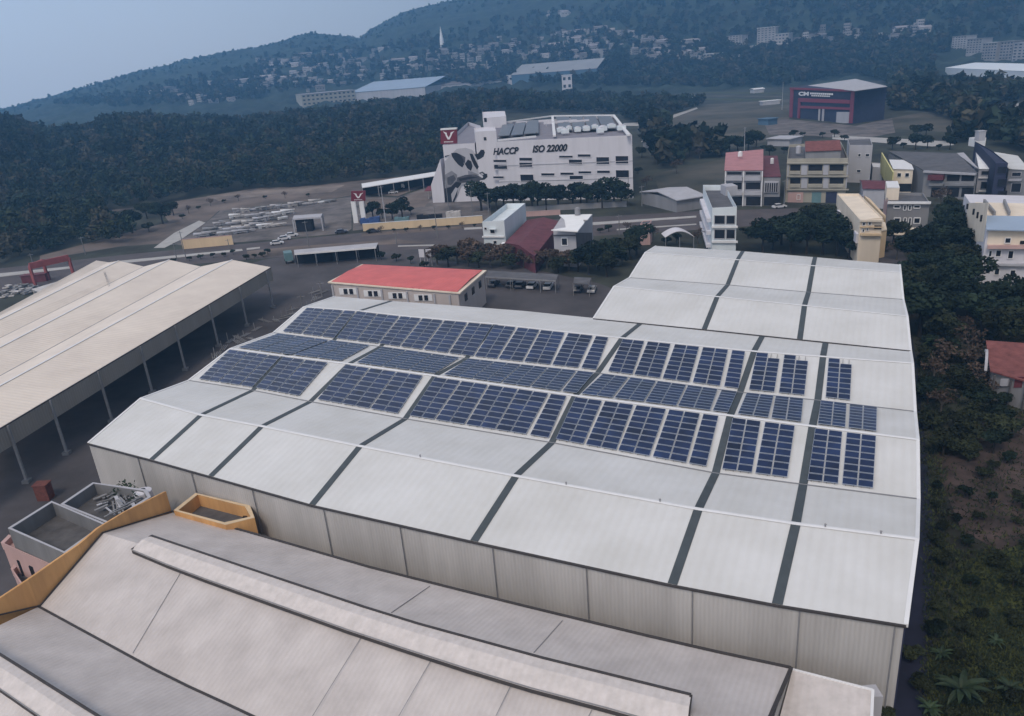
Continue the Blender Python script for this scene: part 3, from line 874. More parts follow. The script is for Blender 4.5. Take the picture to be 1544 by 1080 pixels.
for k, (x, y) in enumerate(((196, 742), (188, 738), (206, 757), (175, 748))):
    p = P(x, y, fz2 + .3); mb = MB()
    for j in range(26):
        a = random.uniform(0, 6.28); r = random.uniform(.2, .9); z = random.uniform(0, 1.1)
        b = p + Vector((math.cos(a) * r, math.sin(a) * r, z)); e = Vector((random.uniform(-.3, .3), random.uniform(-.3, .3), random.uniform(-.1, .3))); f = Vector((random.uniform(-.25, .25), random.uniform(-.25, .25), .1))
        mb.poly([b, b + e, b + e + f, b + f])
    single(mb, 'weed_clump', M['leafg'], f'green weeds sprouting in the roof junk, {ORD[k]} from the water tank', 'plant', 'weeds in the roof junk')
p = P(70, 752, 0)
single(MB().prism([(p.x - .9, p.y - .6), (p.x + .9, p.y - .8), (p.x + .9, p.y + .6), (p.x - .9, p.y + .7)], .02, 2.3).prism([(p.x - 1, p.y - .7), (p.x + 1, p.y - .9), (p.x + 1, p.y + .7), (p.x - 1, p.y + .8)], 2.3, 2.4),
       'rusty_bin', M['rust'], 'rust red metal bin in the dark passage beside the shed', 'bin')

# ================================================================ WHITE DAIRY BUILDING WITH COW MURAL
fr = P(956, 299); hh = zat(fr, 953, 204)
ha = Bld('factory_building', 'large white factory building with cow mural and HACCP ISO 22000 lettering', 'factory', [(748, 214), (953, 204), (925, 174), (735, 186)], hh, M['whitep'], M['haroof'], par=1.0)
A, B = ha.side('f')
for r in ((744, 240.8, 764, 245), (745, 248.1, 765, 255.3), (783, 237.7, 802.7, 242.9), (783, 245, 803, 252.2), (843, 234.6, 864, 238.3), (871, 232.5, 891, 237), (857.6, 240.4, 878, 248),
          (899, 236.7, 919, 248), (928, 235, 947.8, 247), (743.6, 265.7, 760, 269.4), (784.7, 263, 805, 275), (816, 261, 836.5, 265.3), (844.8, 260, 865.5, 264.2), (872, 258, 892, 262),
          (858.7, 264.7, 879.4, 271), (900, 257, 920, 261.5), (928.5, 256.4, 948.8, 268)):
    ha.box('f', r[0], r[1], r[2], r[3], out=.15, frame='whitep', fw=.2)
ha.box('f', 909, 278, 941, 280.5, out=.1, name='louvre', m='steel')
for z in (.33, .60):
    a = Vector((A.x, A.y, hh * z)); b = Vector((B.x, B.y, hh * z)); n = Vector((B.y - A.y, A.x - B.x, 0)).normalized()
    if n.dot(CAM - A) < 0: n = -n
    MB().beam(a + n * .08, b + n * .08, .16, .25).build('ledge', M['lgrey'], ha.root)
mb = text_on('HACCP', A, B, 744, (223.5, 222.6), 783, (234.0, 232.0), .2, .3, .04); mb.build('lettering', M['black'], ha.root)
mb = text_on('ISO 22000', A, B, 803, (219.5, 217.3), 856, (230.5, 228.0), .2, .3, .04); mb.build('lettering', M['black'], ha.root)
# stair tower
ct = P(748, 197, hh + 4)
st = Bld('stair_tower', 'white square stair tower rising beside the HACCP lettering', 'tower', [(716, 199), (748, 197), (746, 191), (714.5, 193)], hh + 4, M['whitep'], M['whitep'], par=.5)
_a, _b = st.side('f'); _e = onwall(_a, _b, 667, 219); _hw = _e.z; _f = onwall(_a, _b, 716.5, 230); _n = Vector((_b.y - _a.y, _a.x - _b.x, 0)).normalized(); _n = _n if _n.dot(CAM - _a) > 0 else -_n
_w = [pix(Vector((p.x, p.y, _hw)) - _n * .35) for p in (_e, _f)]; _w = _w + [pix(Vector((*(P(725, 190, _hw)).xy, _hw))), pix(Vector((*(P(706, 184, _hw)).xy, _hw)))]
# left wing
wg = Bld('factory_wing', 'white wing with sloping buttress and black and white cow mural at its left end', 'building', _w, _hw, M['whitep'], M['haroof'], par=1.6)
wg.q[0]
A2, B2 = wg.side('f')
st.box('f', 729.5, 207, 733.5, 212, out=.1, frame=None)
pt = Bld('stair_tower', 'pale roof penthouse with a dark doorway behind the roof panels', 'tower', [(728, 178), (763, 175.5), (761, 167.5), (727, 169)], hh + 4, M['whitep'], M['whitep'], par=.5, z0=hh - 1.2)
pt.box('f', 730, 178, 734, 184, out=.1, name='door', m='dark', frame=None)
# buttress
mb = MB(); a = A2; n = Vector((B2.y - A2.y, A2.x - B2.x, 0)).normalized(); n = n if n.dot(CAM - A2) > 0 else -n
pb = onwall(A2, B2, 650, 279); ptp = onwall(A2, B2, 667, 240); pm = onwall(A2, B2, 668, 277)
mb.slab([Vector((pb.x, pb.y, 0)) + n * .1, Vector((pm.x, pm.y, 0)) + n * .1, Vector((pm.x, pm.y, ptp.z)) + n * .1, pb + n * .1], 6, up=n); mb.build('buttress', M['whitep'], wg.root)
# mural: flat painted shapes on the wing wall, traced bearings
def mural(pts, out):
    q = [onwall(A2, B2, 640 + x / 4.825, 160 + y / 4.825) + n * out for x, y in pts]
    return q
cow = MB()
def cm(pts, o, m, t=.05): cow.slab(mural(pts, o), t, m, up=n)
cm([(150, 400), (196, 352), (235, 312), (300, 303), (345, 318), (368, 345), (392, 395), (405, 448), (455, 478), (458, 515), (420, 543), (345, 552), (300, 562), (262, 585), (246, 640), (215, 700), (190, 740), (150, 740)], .30, 3, .2)   # pale head and neck
cm([(150, 372), (198, 352), (150, 362)], .34, 1)
cm([(196, 342), (232, 338), (262, 352), (285, 385), (290, 425), (278, 446), (250, 428), (222, 396), (203, 368)], .36, 1)    # near ear and patch
cm([(262, 352), (300, 372), (296, 420), (285, 400)], .36, 2)
cm([(365, 352), (392, 345), (412, 318), (434, 318), (442, 338), (432, 368), (408, 384), (388, 392)], .36, 1, .1)             # far ear
cm([(330, 345), (352, 348), (374, 395), (398, 442), (384, 462), (362, 430), (344, 392)], .36, 1)                             # cheek stripe
cm([(296, 420), (318, 388), (342, 402), (352, 436), (340, 472), (312, 450)], .38, 1)                                         # eye patch
cm([(318, 470), (352, 478), (400, 500), (352, 508), (322, 500)], .36, 0)
cm([(240, 520), (300, 500), (365, 497), (398, 508), (430, 528), (400, 545), (330, 552), (262, 560), (236, 548)], .36, 2)      # lower jaw
cm([(250, 528), (340, 512), (392, 518), (330, 530), (262, 544)], .40, 1)
cm([(398, 486), (424, 476), (444, 492), (458, 492), (460, 516), (440, 534), (414, 538), (430, 514)], .40, 1)                 # muzzle
cm([(408, 490), (422, 484), (434, 498), (422, 506)], .44, 3)
cm([(150, 500), (200, 470), (240, 500), (236, 545), (190, 600), (150, 610)], .36, 0)                                        # grey neck
cm([(168, 520), (215, 500), (232, 530), (196, 575), (170, 570)], .40, 2)
cm([(150, 600), (196, 585), (232, 548), (272, 562), (246, 596), (238, 650), (205, 720), (180, 740), (150, 740)], .38, 1)     # dark chest
cm([(196, 640), (228, 590), (246, 600), (222, 660), (204, 700)], .42, 3)
cow.build('cow_mural', [M['cowgrey'], M['black'], M['cowmid'], M['lgrey']], wg.root)
# red sign on the roof edge
sg = thing('roof_sign', 'dark red rooftop sign with white bull horn V emblem on the white factory', 'sign', onwall(A2, B2, 676, 218))
def vsign(root, A, B, x0, y0, x1, y1, out, dep=.8, slant=0):
    n = Vector((B.y - A.y, A.x - B.x, 0)).normalized(); n = n if n.dot(CAM - A) > 0 else -n
    def w(u, v, o=0): return onwall(A, B, x0 + (x1 - x0) * u, y0 + (y1 - y0) * v + slant * u) + n * (out + o)
    MB().slab([w(0, 1), w(1, 1), w(1, 0), w(0, 0)], dep, up=n).build('sign_panel', M['signred'], root)
    mb = MB()
    for sx in (1, -1):
        c = [(.50, .74), (.50, .60), (.60, .40), (.62, .22), (.86, .10), (.72, .30), (.68, .44), (.56, .74)]
        mb.slab([w(.5 + (u - .5) * sx, v * .85 + .08, .06) for u, v in c], .05, up=n)
    for k in range(7): u = .22 + k * .083; mb.slab([w(u, .90, .06), w(u + .055, .90, .06), w(u + .055, .83, .06), w(u, .83, .06)], .05, up=n)
    mb.build('emblem', M['trim'], root)
vsign(sg, A2, B2, 664.5, 194.5, 689, 217.5, .2, slant=-1)
def wS(x, y, o): return onwall(A2, B2, x, y) + n * o
MB().slab([wS(664.5, 196.5, .4), wS(689, 195, .4), wS(689, 192.4, .4), wS(664.5, 194, .4)], 1.2, up=n).build('sign_cap', M['trim'], sg)
# roof equipment on main roof
rf = hh - .6
def onroofq(pts, z, t, m, name, par): return MB().slab([P(x, y, z) for x, y in pts], t).build(name, m, par)
for pts in ([(751, 205), (768, 204), (775, 186), (758, 187)], [(770, 204), (788, 202.5), (793, 184), (777, 186)], [(790, 202), (812, 200), (812, 181), (795, 183)],
            [(843, 196), (862, 195.5), (858, 176), (838, 176.5)], [(864, 195.5), (884, 195), (878, 175.5), (860, 176)], [(886, 195), (907, 194), (898, 175), (880, 175.5)], [(909, 194), (931, 193), (921, 175), (900, 175)]):
    onroofq(pts, hh + .3, .25, M['roofsol'], 'roof_panel', ha.root)
for a, b in (((750, 212), (808, 206)), ((735, 188), (833, 175)), ((833, 175), (925, 174)), ((925, 174), (948, 204)), ((833, 176), (836, 205))):
    MB().beam(P(*a, hh + .3), P(*b, hh + .3), 1.2, .6).build('roof_edge', M['trim'], ha.root)
for k, (x, y) in enumerate(((846, 199), (858, 197), (871, 198.5), (884, 197), (897, 195), (909, 197), (922, 194), (937, 196), (852, 201), (905, 200))):
    p = P(x, y, hh - .2); r = random.uniform(1.0, 1.6)
    t = thing('cooling_unit', f'white rooftop cooling unit on the HACCP building, {ORD[k]} of the front row', 'cooling unit', p, 'cooling units on the dairy roof')
    MB().prism([(p.x - r, p.y - r), (p.x + r, p.y - r), (p.x + r, p.y + r), (p.x - r, p.y + r)], p.z, p.z + 1.6).build('casing', M['whiteb'], t)
    MB().tube(p + Vector((0, 0, 1.6)), p + Vector((0, 0, 2.0)), r * .7, r * .7, 12).build('fan_cowl', M['whitep'], t)
for x, y in ((820, 186), (840, 184), (858, 184)):
    p = P(x, y, hh + .5); single(MB().beam(p, p + Vector((9, -1.5, 0)), 1, 1).beam(p + Vector((1, 0, -1.5)), p + Vector((1, 0, 0)), .4).beam(p + Vector((8, -1.4, -1.5)), p + Vector((8, -1.4, 0)), .4),
           'roof_duct', M['whitep'], f'white duct run on the dairy roof, {"left middle right".split()[(x > 830) + (x > 850)]} of three', 'duct')
aw = thing('awning', 'red awning at the foot of the cow mural wall', 'awning', P(660, 292))
MB().slab([P(645, 281, 4.5), P(668, 279.5, 4.5), P(668, 285, 3.9), P(640, 288, 3.9)], .2).build('canopy', M['signred'], aw)
for x in (645, 664): q = P(x, 285.5, 4); MB().beam(drop(q), drop(q, 3.9), .15).build('post', M['trim'], aw)

# ================================================================ HELPERS FOR MID-DISTANCE HOUSES
def storeys(b, side, xs, ys, rows, m='glass', frame='trim', out=.1):
    for (x0, x1) in xs:
        for (y0, y1) in ys: b.box(side, x0, y0, x1, y1, out=out, m=m, frame=frame)


# white L-shaped house left of maroon roof
b = Bld('house', 'bluish white two storey house with deep open roof parapet by the road', 'house', [(727, 335), (760, 332.5), (792, 306.5), (764, 307)], 9, M['whiteb'], M['whiteb'], par=1.6)
b.box('f', 730, 343, 734, 347); b.box('f', 739, 346, 746, 352); b.box('f', 744, 363, 749, 368); b.band('f', 727, 356, 760, 358, .5)
b.box('f', 738, 344.5, 748, 345.8, .8, 'awning', 'whiteb', deep=.75)
b = Bld('house', 'maroon roofed low house squeezed between the white house and the white roofed house', 'house', [(762, 366), (806, 386), (846, 335), (795, 332)], 4.6, M['maroon'], M['maroon'], flat=False)
b.gable(M['maroon'], 1.1, 'fb', .3)
MB().slab([P(757, 365, 4.3), P(783, 365, 4.3), P(782, 368, 4.1), P(756, 368, 4.1)], .15).build('eave_sheet', M['trim'], b.root)
b = Bld('house', 'grey house with bright white flat roof and one cross window', 'house', [(834, 346), (869, 348), (893, 323), (846, 328)], 9.5, M['lgrey'], M['whiteroof'], par=.3, flat=False)
MB().slab([P(831, 346.5, 9.9), P(871, 348.8, 9.9), P(881, 336, 9.9), P(879, 331, 9.9), P(886, 331, 9.9), P(893, 323, 9.9), P(843, 324, 9.9), P(851, 331, 9.9), P(853, 343, 9.9)], .25).build('roof', M['whiteroof'], b.root)
b.box('f', 847, 359, 856, 370, fw=.2); b.band('f', 834, 354, 868, 356, .2, 'dgrey'); b.box('f', 831, 380, 870, 383.5, 1.2, 'awning', 'lgrey', deep=1.1)
b.box('r', 869, 350, 893, 392, .08, 'dark_side', 'dgrey', deep=.06)  # right side drawn darker than the front
p = P(871, 324, 10); single(MB().tube(p, p + Vector((0, 0, 1.8)), .8, .8, 12).tube(p + Vector((0, 0, 1.8)), p + Vector((0, 0, 2.1)), .8, .2, 12), 'water_tank', M['steel'], 'small steel water tank at the back of the bright white roof', 'tank')
b = Bld('shed', 'narrow brick shed standing between the white roofed house and the tall white block', 'shed', [(965, 338), (980, 337), (983, 332), (969, 333)], 6, M['pink'], M['dgrey'], par=.2)
b.box('f', 967, 348, 971, 354); b.box('f', 974, 347, 978, 353)
# arched canopy
ac = thing('canopy', 'low arched white canopy beside the tall white block', 'canopy', P(1025, 372))
A_, B_ = P(1003, 358, 3.4), P(1047, 357, 3.4); mb = MB(); Nn = 10
for k in range(Nn):
    def pt(t, s): q = lerp(A_, B_, t) + Vector((0, s * 5, math.sin(math.pi * t) * 1.6)); return q
    mb.slab([pt(k / Nn, 0), pt((k + 1) / Nn, 0), pt((k + 1) / Nn, 1), pt(k / Nn, 1)], .1)
mb.build('roof', M['whitep'], ac)
for t in (0.02, .5, .98): q = lerp(A_, B_, t) + Vector((0, .1, 0)); MB().beam(drop(q), Vector((q.x, q.y, 3.3)), .15).build('post', M['steel'], ac)
# tall narrow white block
b = Bld('narrow_block', 'tall narrow white block with dark recessed roof behind the rear warehouse', 'building', [(1074, 314), (1111, 312), (1093, 279), (1060, 279)], 13, M['whiteb'], M['dgrey'], par=1.5)
for y0, y1 in ((325, 338), (346, 360)):
    b.box('f', 1077, y0, 1093, y1, frame='lgrey', fw=.15); b.box('f', 1095, y0, 1108, y1, frame='lgrey', fw=.15)
for y in (340.5, 363): b.band('f', 1073, y, 1112, y + 3, .5, 'trim', 'balcony')
for z in (3.2, 6.5, 9.7):
    a, c = b.side('l'); nl = Vector((c.y - a.y, a.x - c.x, 0)).normalized(); nl = -nl if nl.dot((a + c) / 2 - sum(b.q, Vector()) / 4) < 0 else nl
    q0 = lerp(a, c, .1); q1 = lerp(a, c, .9); MB().slab([Vector((q0.x, q0.y, z)), Vector((q1.x, q1.y, z)), Vector((q1.x, q1.y, z)) + nl * 1.1, Vector((q0.x, q0.y, z)) + nl * 1.1], .9).build('balcony', M['whitep'], b.root)
p = P(1099, 290, 12); MB().prism([(p.x - 1.6, p.y - 2.5), (p.x + 1.6, p.y - 2.5), (p.x + 1.6, p.y + 2.5), (p.x - 1.6, p.y + 2.5)], 11.4, 14).build('roof_room', M['lgrey'], b.root)

# ---------------- house row on the right
def based(base, toppx): return zat(P(*base), *toppx)
h = based((1150, 311), (1150, 257))
b = Bld('townhouse', 'townhouse pair with faded pink metal roof and white balconies', 'house', [(1093, 257.5), (1150, 257), (1150, 234), (1095, 239)], h, M['lgrey'], M['pinkroof'], flat=False)
b.shed(M['pinkroof'], 1.8, .5)
for x0, x1 in ((1096, 1119), (1124, 1147)):
    b.box('f', x0, 259, x1, 264, m='glass', frame='lgrey'); b.band('f', x0 - 1, 266, x1 + 1, 272, .9, 'lgrey', 'balcony')
    b.box('f', x0, 275, x1, 286, m='dark', frame='lgrey'); b.band('f', x0 - 1, 288, x1 + 1, 294, .9, 'lgrey', 'balcony'); b.box('f', x0 + 1, 297, x1, 310, .1, 'shopfront', 'dark')
for x in (1094, 1121, 1149): b.box('f', x - .8, 258, x + .8, 311, .5, 'pilaster', 'trim', deep=.48)
p = P(1116, 236, h + 2); single(MB().tube(p, p + Vector((0, 0, 1.5)), .8, .8, 12).tube(p + Vector((0, 0, 1.5)), p + Vector((0, 0, 1.8)), .8, .1, 12), 'water_tank', M['trim'], 'white water tank on the faded pink roof', 'tank')
h = based((1177, 311), (1177, 267))
b = Bld('townhouse', 'narrow house with white barred bay beside the pink roofed pair', 'house', [(1151, 267), (1177, 267), (1172, 240), (1151, 240)], h, M['greyw'], M['maroon'], flat=False)
b.shed(M['maroon'], 1.0, .3)
b.box('f', 1153, 273, 1174, 290, .6, 'barred_bay', 'lgrey', deep=.5)
for k in range(6): b.box('f', 1154.5 + k * 3.3, 275.5, 1156.5 + k * 3.3, 289, .75, 'bay_opening', 'dark', deep=.1)
b.box('f', 1152, 297, 1176, 310, .1, 'shopfront', 'dark')
p = P(1164, 247, h + 1); single(MB().tube(p, p + Vector((0, 0, 1.8)), .6, .6, 10).tube(p + Vector((0, 0, 1.8)), p + Vector((0, 0, 2.0)), .6, .1, 10), 'water_tank', M['trim'], 'slim white tank on the dark maroon roof', 'tank')
h = based((1276, 307), (1279, 239))
b = Bld('apartment_block', 'tan three storey apartment block with six dark balconies', 'apartment block', [(1187, 239.5), (1279, 238.5), (1268, 214), (1190, 218)], h, M['tan'], M['dgrey'], par=1.0)
for x0, x1 in ((1191.5, 1207), (1219, 1240), (1251, 1272)):
    for y0, y1 in ((248.5, 257.5), (268.5, 277)): b.box('f', x0, y0, x1, y1, .05, 'balcony_opening', 'dark', deep=.06)
    for y0 in (258.5, 278.5): b.band('f', x0, y0, x1, y0 + 4, .5, 'tan', 'balcony')
for y in (245, 265, 285): b.band('f', 1187, y, 1280, y + 1.6, .8, 'tan', 'ledge')
for x in (1188, 1277): b.box('f', x - .8, 249, x + .8, 284, .4, 'pilaster', 'lgrey', deep=.38)
for x0, x1 in ((1208.5, 1217.5), (1241.5, 1249.5)):
    for y0 in (247.8, 267.8): b.box('f', x0, y0, x1, y0 + 16, .3, 'pilaster', 'lgrey', deep=.28)
b.box('f', 1188, 290, 1211, 309, .3, 'shop_unit', 'pink', deep=.28); b.box('f', 1202, 293, 1207, 301, .5, m='glass')
b.box('f', 1224, 290, 1238, 308, .1, 'shutter', 'teal', deep=.08); b.box('f', 1245, 289.5, 1262, 307, .1, 'shutter', 'navy', deep=.08)
for k, x in enumerate((1204, 1229)):
    p = P(x, 231, h); single(MB().tube(p, p + Vector((0, 0, 2.2)), .9, .9, 12).tube(p + Vector((0, 0, 2.2)), p + Vector((0, 0, 2.5)), .9, .2, 12), 'water_tank', M['lgrey'], f'{"left" if k == 0 else "right"} pale tank on the tan apartment roof', 'tank')
p = [P(1190, 222, h + 1), P(1262, 219, h + 1), P(1256, 208, h + 1), P(1196, 210, h + 1)]
b = Bld('roof_shack', 'brown gabled roof room on top of the tan apartment block', 'roof room', [(1215, 228), (1268, 226), (1262, 212), (1214, 214)], h + 2.0, M['greyw'], M['dgrey'], flat=False, z0=h - .7); b.gable(M['brownroof'], 1.6)
h = based((1316, 276), (1316, 219))
b = Bld('blank_block', 'plain blue grey windowless house side standing right of the tan apartments', 'house', [(1281, 219), (1316, 219), (1312, 208), (1278, 209)], h, M['lgrey'], M['dgrey'], par=.4)
b.box('f', 1294, 232, 1298, 236); b.box('f', 1305, 232, 1311, 236); b.box('f', 1292, 256, 1298, 260)
b = Bld('shed', 'low white shed roof tucked below the blue grey house side', 'shed', [(1316, 252), (1331, 253), (1329, 246), (1314, 245)], 5, M['lgrey'], M['trim'], par=.2)
h = based((1376, 291), (1376, 255))
b = Bld('house', 'small cream house with pale lemon gable wall and white roof', 'house', [(1347, 255), (1377, 256), (1371, 245), (1341, 244)], h, M['cream'], M['trim'], flat=False); b.shed(M['trim'], .5, .4)
b.box('f', 1353, 261, 1359, 267); b.box('f', 1365, 261, 1371, 267); b.box('f', 1352, 277, 1374, 289, .1, 'shopfront', 'dark')
a = P(1346, 262, h - 1); c = P(1328, 240, h)
MB().slab([drop(a, h - .5), drop(c, h + 2.2), drop(c, h + 2.2) + Vector((.4, 0, 0)), drop(a, h - .5) + Vector((.4, 0, 0))], h - 1).build('gable_wall', M['yellowl'], b.root)
h = based((1474, 300), (1472, 260))
b = Bld('row_house', 'long dark row of old shophouses under one grey roof, with a red awning', 'row house', [(1394, 258), (1473, 262), (1442, 236), (1340, 232)], h, M['greyw'], M['dgrey'], flat=False); b.shed(M['dgrey'], .8, .4)
b.band('f', 1394, (257, 261), 1473, (260, 264), 1.0, 'lgrey', 'eave_panel')
b.box('f', 1402, 263, 1425, 271, 1.5, 'awning', 'maroon', deep=1.3)
for x0 in (1404, 1428, 1450):
    b.box('f', x0, 264, x0 + 19, 273, .1, 'dark_opening', 'dark', deep=.08); b.band('f', x0 - 2, 276, x0 + 20, 280, .8, 'greyw', 'balcony'); b.box('f', x0, 283, x0 + 18, 297, .1, 'shopfront', 'dark', deep=.08)
h = based((1499, 292), (1499, 255.5))
b = Bld('townhouse', 'tall grey fronted townhouse with brilliant white roof', 'house', [(1476, 255), (1499, 255.5), (1500, 244), (1469, 222)], h, M['lgrey'], M['whiteroof'], flat=False)
b.shed(M['whiteroof'], .6, .3)
b.box('f', 1480, 258, 1496, 264, frame='greyw'); b.band('f', 1476, 267, 1499, 269, .5, 'trim'); b.box('f', 1479, 274, 1496, 285, frame='greyw'); b.band('f', 1476, 287, 1499, 289, .5, 'trim')
MB().slab([P(1476, 254.5, h + .3), P(1469, 251, h + .3), P(1442, 231, h + .3), P(1453, 230, h + .3)], .3).build('side_roof', M['lgrey'], b.root)
p = P(1473, 216, h + 1); MB().prism([(p.x - 2, p.y - 2), (p.x + 2, p.y - 2), (p.x + 2, p.y + 2), (p.x - 2, p.y + 2)], h, h + 3).build('stair_head', M['trim'], b.root)
h = based((1519, 303), (1520, 246))
b = Bld('townhouse', 'deep navy blue sided townhouse between two white roofs', 'house', [(1502, 246), (1520, 246), (1494, 226), (1470, 213)], h, M['navy'], M['navy'], par=.4)
b.box('f', 1504, 251, 1518, 262, frame='navy'); b.box('f', 1504, 270, 1518, 282, frame='navy'); b.box('f', 1504, 288, 1518, 300, .1, 'shopfront', 'dark')
p = P(1477, 212, h); single(MB().prism([(p.x - 1.2, p.y - 1.2), (p.x + 1.2, p.y - 1.2), (p.x + 1.2, p.y + 1.2), (p.x - 1.2, p.y + 1.2)], p.z, p.z + 3.2).prism([(p.x - 1.4, p.y - 1.4), (p.x + 1.4, p.y - 1.4), (p.x + 1.4, p.y + 1.4), (p.x - 1.4, p.y + 1.4)], p.z + 3.2, p.z + 3.4),
       'roof_tank', M['lgrey'], 'pale box tank on the navy townhouse roof', 'tank')
h = based((1544, 303), (1544, 256))
b = Bld('townhouse', 'townhouse with pale sheet roof at the right edge beside the navy one', 'house', [(1521, 255), (1552, 257), (1534, 238), (1499, 232)], h, M['greyw'], M['trim'], flat=False); b.shed(M['roofw'], .4, .3)
b.box('f', 1526, 260, 1540, 266, frame='lgrey'); b.band('f', 1522, 270, 1541, 273, .6, 'lgrey', 'balcony'); b.box('f', 1525, 276, 1540, 290, frame='lgrey')
# red awning roof and small things
b = Bld('shed', 'small shed with curved red roof behind the peach building', 'shed', [(1302, 284), (1341, 285), (1345, 273), (1297, 272)], 6, M['lgrey'], M['red'], flat=False); b.gable(M['maroon'], .9); 
# peach stepped building
h = 10.5
b = Bld('stepped_block', 'peach cream stepped building with balconies facing the warehouse', 'building', [(1297, 332), (1331, 328), (1295, 292), (1262, 292)], h, M['cream'], M['cream'], par=.5)
b.box('r', 1296, 296, 1300, 303, .05, 'door', 'maroon'); 
b.band('f', 1296, 331, 1330, 334, .6, 'cream', 'ledge'); b.band('f', 1297, 352, 1327, 355, .8, 'yellowp', 'ledge')
b.box('f', 1306, 344, 1309, 348); b.box('f', 1318, 340, 1328, 345, .3, 'opening', 'dark')
MB().slab([P(1329, 322, h + .2), P(1336, 326, h + .2), P(1312, 300, h + .2), P(1303, 295, h + .2)], 1.5).build('side_parapet', M['yellowp'], b.root)
q = [P(1301, 358, 5.2), P(1326, 355, 5.2), P(1324, 345, 5.2), P(1300, 347, 5.2)]; MB().prism([(p.x, p.y) for p in q], 0, 5.2).build('lower_storey', M['cream'], b.root)
for k in (1, 2, 3): a, c = b.side('l'); 
for t in (.15, .4, .65, .88):
    a, c = b.side('l'); q0 = lerp(a, c, t); q1 = lerp(a, c, t + .1); nl = Vector((-1, -.2, 0)).normalized()
    MB().slab([Vector((q.x, q.y, 7.2)) for q in (q0, q1, q1 + nl * .5, q0 + nl * .5)], 2.2).build('window_bay', M['whitep'], b.root)
b.band('f', 1297, 341.5, 1330, 343, .5, 'yellowp', 'ledge')
b.box('f', 1300, 335.5, 1304, 340, fw=.12); b.box('f', 1309, 335, 1313, 339.5, fw=.12); b.box('f', 1299.5, 345.5, 1303, 350, fw=.12)
q = [P(1322, 352, 6.2), P(1337, 349, 6.2), P(1334, 336, 6.2), P(1320, 338, 6.2)]; MB().prism([(p.x, p.y) for p in q], 0, 6.2).build('side_storey', M['yellowp'], b.root)
MB().slab([p + Vector((0, 0, .5)) for p in q], .3).build('side_roof', M['cream'], b.root)
for k in range(3):
    p = P(1304 + k * 8, 360, 4.2); MB().prism([(p.x - .7, p.y - .6), (p.x + .7, p.y - .6), (p.x + .7, p.y - .2), (p.x - .7, p.y - .2)], 3.0, 4.4).build('balcony', M['cream'], b.root)
# grey three-storey with white cornices
h = based((1402, 356), (1402, 305))
b = Bld('house', 'grey three storey house with white cornice and eight dark windows', 'house', [(1339, 304), (1402, 305.5), (1392, 291), (1334, 290)], h, M['greyw'], M['dgrey'], par=.7)
b.band('f', 1339, 304, 1404, 307, .9, 'trim', 'cornice')
for y0, y1 in ((309.5, 314), (328.5, 337)):
    for x0, x1 in ((1348, 1357.5), (1378, 1387.5)): b.box('f', x0, y0, x1, y1, fw=.25)
    for x0, x1 in ((1362.5, 1366.5), (1370, 1374)): b.box('f', x0, y0, x1, y1 + 3, fw=.2)
b.box('l', 1332, 296, 1337, 340, .06, 'painted_side', 'pink', deep=.05)
q = [P(1344, 343, 4.5), P(1399, 343.5, 4.5), P(1409, 354, 3.8), P(1341, 353, 3.8)]; MB().slab(q, .25).build('awning', M['cream'], b.root)
q = [P(1334, 288, h), P(1352, 288, h), P(1355, 298, h), P(1336, 298, h)]; mb = MB(); mb.prism([(p.x, p.y) for p in q], h - 1, h + 2.4); mb.build('roof_room', M['cream'], b.root)
MB().slab([p + Vector((0, 0, 2.7)) for p in q], .25).build('roof_room_slab', M['trim'], b.root)
# right-hand cream and white building
bb = P(1493, 433); h = zat(bb, 1488, 346)
b = Bld('apartment_block', 'cream and lilac white three storey block with blue sheet roof at the right edge', 'apartment block', [(1488, 346), (1620, 350), (1580, 296), (1454, 293)], h, M['whitep'], M['dgrey'], flat=False)
q = [P(1487, 346, h + .3), P(1640, 350, h + .3), P(1640, 328, h + 1.4), P(1487, 325, h + 1.4)]; MB().slab(q, .2).build('roof', M['blueroof'], b.root)
MB().slab([P(1470, 305, h + .4), P(1640, 309, h + .4), P(1640, 327, h + .4), P(1484, 324, h + .4)], .3).build('rear_roof', M['cream'], b.root)
for dy in (0, 1): MB().beam(P(1484 + 30 * dy, 303, h + 1), P(1500 + 22 * dy, 322, h + 1), .4, .8).build('roof_beam', M['steel'], b.root)
b.box('f', 1489.5, 348, 1640, (369, 372), .1, 'upper_wall', 'cream', deep=.08); b.band('f', 1489, 369, 1640, 374, 1.0, 'pink', 'eave_panel')
b.box('f', 1515.5, 358.5, 1524, 366.5, .25); b.box('f', 1538, 363, 1560, 368, .25, 'dark_awning', 'dark')
for r in ((1501.5, 377, 1509.5, 387), (1520, 378, 1528, 390), (1491, 378, 1495.5, 387)): b.box('f', *r)
b.band('f', 1489, 397, 1640, (399.5, 402), .8, 'lgrey', 'ledge')
for r in ((1499.5, 404.5, 1507, 414.5), (1523, 407, 1531, 417)): b.box('f', *r)
b.box('l', 1456, 300, 1487, 372, .08, 'side_wall', 'cream', deep=.06)
for x in (1459.5, 1469, 1475, 1480.5): b.box('l', x - 1.2, 306 + (x - 1459) * .8, x + 1.2, 316 + (x - 1459) * .9, .2, m='dark', frame=None)
a, c = b.side('l'); q0 = Vector((c.x, c.y, h + .8))
